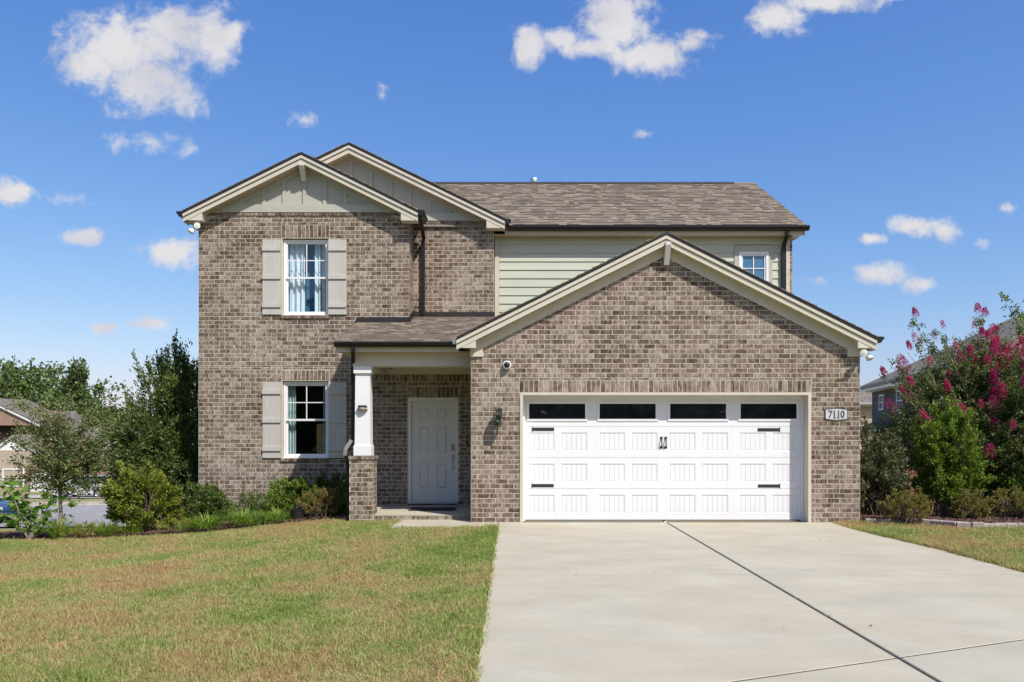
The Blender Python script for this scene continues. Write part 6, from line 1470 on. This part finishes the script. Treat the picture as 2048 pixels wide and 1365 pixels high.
M['carwhite'] = pmat('silver_white_car_paint', (0.55,0.57,0.60), 0.22, 0.02, 2, spec=0.8)
M['carblue'] = pmat('blue_car_paint', (0.015,0.045,0.11), 0.2, 0.03, 2, spec=0.9)
M['carglass'] = pmat('car_glass', (0.02,0.035,0.05), 0.05, 0.05, 2, spec=1.0)
M['tyre'] = pmat('tyre_rubber', (0.02,0.02,0.02), 0.85, 0.1, 8)
M['lampw'] = pmat('car_lamp', (0.55,0.56,0.58), 0.15, 0.02, 2, spec=1.0); M['lampr'] = pmat('rear_lamp', (0.35,0.02,0.02), 0.2, 0.02, 2)
def car(name, label, loc, ang, paint, prof, belt, glass, wb=(0.85, 3.45), width=1.78, wr=0.34):
    """prof: (x,z) outline of the lower body; glass: (x,z) outline of the cabin; facing -x"""
    t = thing(name, label, 'car', loc); t.rotation_euler = (0, 0, ang); WLOC[t.name] = Vector((0, 0, 0))
    hw = width/2
    def loft(pts, secs, nm, m, tone=.5):
        b = MB(); k = len(pts)
        for (yy, sx, sz, zc) in secs: b.v += [((x-2.15)*sx+2.15, yy, zc+(z-zc)*sz) for x, z in pts]
        for s in range(len(secs)-1):
            for i in range(k): j = (i+1) % k; b.face((s*k+i, s*k+j, (s+1)*k+j, (s+1)*k+i))
        b.face(tuple(range(k-1, -1, -1))); b.face(tuple(range((len(secs)-1)*k, len(secs)*k))); return b.build(nm, m, t)
    # wheel arches cut into the outline
    P_ = []
    for (x, z) in prof: P_.append((x, z))
    low = []
    for wx in wb:
        low += [(wx+(wr+.06)*math.cos(a), wr+(wr+.06)*math.sin(a)) for a in np.linspace(math.pi+.15, -.15, 11)]
    body = P_+[(prof[-1][0], .26)] if False else P_+low
    loft(body, [(-hw, .965, .97, .5), (-hw+.07, .995, 1, .5), (hw-.07, .995, 1, .5), (hw, .965, .97, .5)], 'body', paint)
    zb_ = belt
    cab = loft(glass, [(-hw+.05, .985, 1.0, zb_), (-hw+.16, .94, .985, zb_), (hw-.16, .94, .985, zb_), (hw-.05, .985, 1.0, zb_)], 'cabin_glass', M['carglass'])
    # roof and pillars in body colour
    xs_ = [p[0] for p in glass]; zt_ = max(p[1] for p in glass); top = [p for p in glass if p[1] > zt_-.09]; tx0, tx1 = min(p[0] for p in top), max(p[0] for p in top)
    b = MB(); b.box(tx0-.02, tx1+.04, -hw+.09, hw-.09, zt_-.035, zt_+.02, bev=.02); b.build('roof_panel', paint, t)
    f0, f1 = glass[0], glass[-1]
    for s in (-1, 1):
        b = MB()
        for (xa, za, xb_, zb2) in ((min(xs_), belt, tx0, zt_), (tx0+(tx1-tx0)*.40, belt, tx0+(tx1-tx0)*.42, zt_), (tx0+(tx1-tx0)*.80, belt, tx0+(tx1-tx0)*.80, zt_), (max(xs_), belt, tx1, zt_)):
            b.hexa([(xa-.04, s*(hw-.045), za), (xa+.05, s*(hw-.045), za), (xa+.05, s*(hw-.10), za), (xa-.04, s*(hw-.10), za), (xb_-.03, s*(hw-.10), zb2), (xb_+.04, s*(hw-.10), zb2), (xb_+.04, s*(hw-.16), zb2), (xb_-.03, s*(hw-.16), zb2)])
        b.build('pillar', paint, t)
        b = MB(); b.box(min(xs_)+.35, min(xs_)+.5, s*(hw+.02)-.09, s*(hw+.02)+.09, belt+.0, belt+.13, bev=.03); b.build('mirror', paint, t)
        for dx in (tx0+.0, tx0+(tx1-tx0)*.42): 
            b = MB(); b.box(dx+.62, dx+.80, s*(hw-.015)-.015, s*(hw-.015)+.015, belt-.13, belt-.10, bev=.006); b.build('door_handle', M['galv'], t)
            b = MB(); b.box(dx-.0, dx+.012, s*(hw-.0)-.004, s*(hw-.0)+.004, .42, belt-.03); b.build('door_gap', M['black'], t)
        b = MB(); b.box(.04, .36, s*(hw-.30)-.16, s*(hw-.30)+.16, belt-.32, belt-.18, bev=.03); b.build('headlight', M['lampw'], t)
        b = MB(); b.box(max(p[0] for p in prof)-.12, max(p[0] for p in prof)+.005, s*(hw-.2)-.12, s*(hw-.2)+.12, belt-.2, belt+.05, bev=.02); b.build('rear_lamp', M['lampr'], t)
        for wx in wb:
            b = MB(); b.lathe([(wr*.62, -.10), (wr*.97, -.105), (wr, -.08), (wr, .08), (wr*.97, .105), (wr*.62, .10)], (wx, s*(hw-.11), wr), axis='y', seg=24); wh = b.build('wheel', M['tyre'], t)
            b = MB(); yo = s*(hw-.11)+s*.085; b.lathe([(wr*.56, -.02*s), (wr*.66, .012*s)], (wx, yo, wr), axis='y', seg=24); b.lathe([(0, .012*s), (wr*.16, .012*s), (wr*.16, -.02*s)], (wx, yo, wr), axis='y', seg=12)
            for k in range(6):
                a_ = k*math.pi/3; c_, s_ = math.cos(a_), math.sin(a_); e = (-s_, c_)
                q = [(wx+c_*r+e[0]*w2, wr+s_*r+e[1]*w2) for r, w2 in ((wr*.1, -.035), (wr*.6, -.028), (wr*.6, .028), (wr*.1, .035))]; b.poly([(q_[0], yo+s*.008, q_[1]) for q_ in q])
            b.build('rim', M['galv'], wh)
    b = MB(); b.box(.02, .10, -.42, .42, .42, .60, bev=.02); b.build('grille', M['black'], t)
    b = MB(); b.box(.5, 3.9, -hw+.2, hw-.2, .2, .36); b.build('underbody', M['black'], t)
    return t
suv = [(.02, .30), (.0, .55), (.06, .82), (.35, .98), (1.05, 1.06), (4.15, 1.10), (4.28, .95), (4.30, .45), (4.22, .30)][::-1]
suv = [(4.22, .28), (4.30, .45), (4.28, .95), (4.15, 1.08), (1.05, 1.04), (.35, .96), (.06, .80), (.0, .55), (.04, .28)]
suvg = [(4.18, 1.06), (4.02, 1.55), (3.80, 1.62), (1.95, 1.64), (1.75, 1.58), (1.00, 1.03)]
car('parked_car', 'silver white compact suv parked on the far driveway behind the bushes', (-33.9-.4, 61+CAMY-0.5, gz1(-33, 47.5)+.04), 0.0, M['carwhite'], suv, 1.04, suvg)
sed = [(4.55, .28), (4.62, .50), (4.60, .92), (4.40, 1.00), (1.25, .96), (.45, .86), (.08, .74), (.0, .50), (.04, .26)]
sedg = [(4.25, .98), (3.55, 1.36), (3.2, 1.44), (2.25, 1.45), (2.0, 1.40), (1.15, .95)]
car('parked_car', 'dark blue car at the kerb cut off by the left picture edge', (-21.9, 35.0+CAMY, gz1(-23.5, 21.3)+.05), math.radians(180-8), M['carblue'], sed, .95, sedg, wb=(.95, 3.65), width=1.8)

# woods beyond the left houses: every tree its own object
LL = ['broad green tree behind the far left roof', 'tall dark tree with a high double crown behind the left houses', 'rounded tree standing behind the young red leaved tree', 'low green tree behind the middle of the long roof', 'bushy tree above the gable of the brick house', 'thin climbing ivy covered tree rising above the woods', 'small tree at the right end of the woods', 'wide tree at the left edge of the woods', 'tree between the woods and the tall corner tree', 'dark tree low behind the brick house gable']
spec = [(-10, 745, 118, 5.2), (50, 738, 112, 4.6), (95, 752, 120, 5.0), (205, 822, 112, 4.0), (222, 842, 118, 4.0), (152, 736, 104, 1.7), (250, 868, 108, 3.0), (-75, 760, 112, 6), (295, 878, 110, 3.2), (168, 775, 120, 4.8)]
for k, (px, py, d, r_) in enumerate(spec):
    x = (px-1024)/1600*d; y = d+CAMY; zt_ = EYE+(865-py)/1600*d; z0 = gz1(x, y)
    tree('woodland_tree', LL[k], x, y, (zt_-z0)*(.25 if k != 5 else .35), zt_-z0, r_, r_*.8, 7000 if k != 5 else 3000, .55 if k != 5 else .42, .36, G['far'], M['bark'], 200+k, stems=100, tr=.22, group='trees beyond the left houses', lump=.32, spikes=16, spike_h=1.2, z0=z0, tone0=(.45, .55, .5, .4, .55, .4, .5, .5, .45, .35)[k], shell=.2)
LL = ['leafy tree low behind the left houses', 'dark undergrowth tree behind the left roof', 'green tree filling the gap over the long roof']
for k, (px, py, d, r_) in enumerate(((20, 790, 100, 4.5), (110, 800, 101, 4.8), (182, 842, 100, 4.0))):
    x = (px-1024)/1600*d; y = d+CAMY; zt_ = EYE+(865-py)/1600*d; z0 = gz1(x, y)
    tree('woodland_tree', LL[k], x, y, 1.0, zt_-z0, r_, r_*.7, 6500, .5, .34, G['far'], M['bark'], 230+k, stems=100, tr=.2, group='trees beyond the left houses', lump=.25, z0=z0, tone0=.4)
# distant wooded skyline
random.seed(77); lv = Leaves()
for i in range(26000):
    x = random.uniform(-210, 190); y = 150+random.random()*14+0.05*abs(x); hh = (8.5+2.2*math.sin(x*.09)+1.6*math.sin(x*.23+1)+1.0*math.sin(x*.61))*(1 if x < -40 else .62)
    z = gz1(x, y)+hh*(1-random.random()**2.2*.95)+random.gauss(0, .25); lv.add(Vector((x, y, z)), rv(1), random.uniform(1.0, 1.9), random.uniform(.8, 1.3), random.gauss(.42, .2))
o = lv.build('far_woods', G['far']); tag(o, 'distant wood closing the view low behind all the houses', 'woods', kind='stuff')

# the wood across the street, behind the photographer: the panes reflect it
random.seed(78); lv = Leaves()
for i in range(26000):
    x = random.uniform(-75, 75); y = -47-random.random()*10-0.06*abs(x); hh = 11+2.5*math.sin(x*.11+2)+1.8*math.sin(x*.31)+1.2*math.sin(x*.8)
    z = hh*(1-random.random()**1.6*.98)+random.gauss(0, .3); lv.add(Vector((x, y, z)), rv(1), random.uniform(1.0, 1.8), random.uniform(.8, 1.3), random.gauss(.40, .2))
o = lv.build('opposite_woods', G['far']); tag(o, 'wood across the street seen only as dark reflections in the window panes', 'woods', kind='stuff')
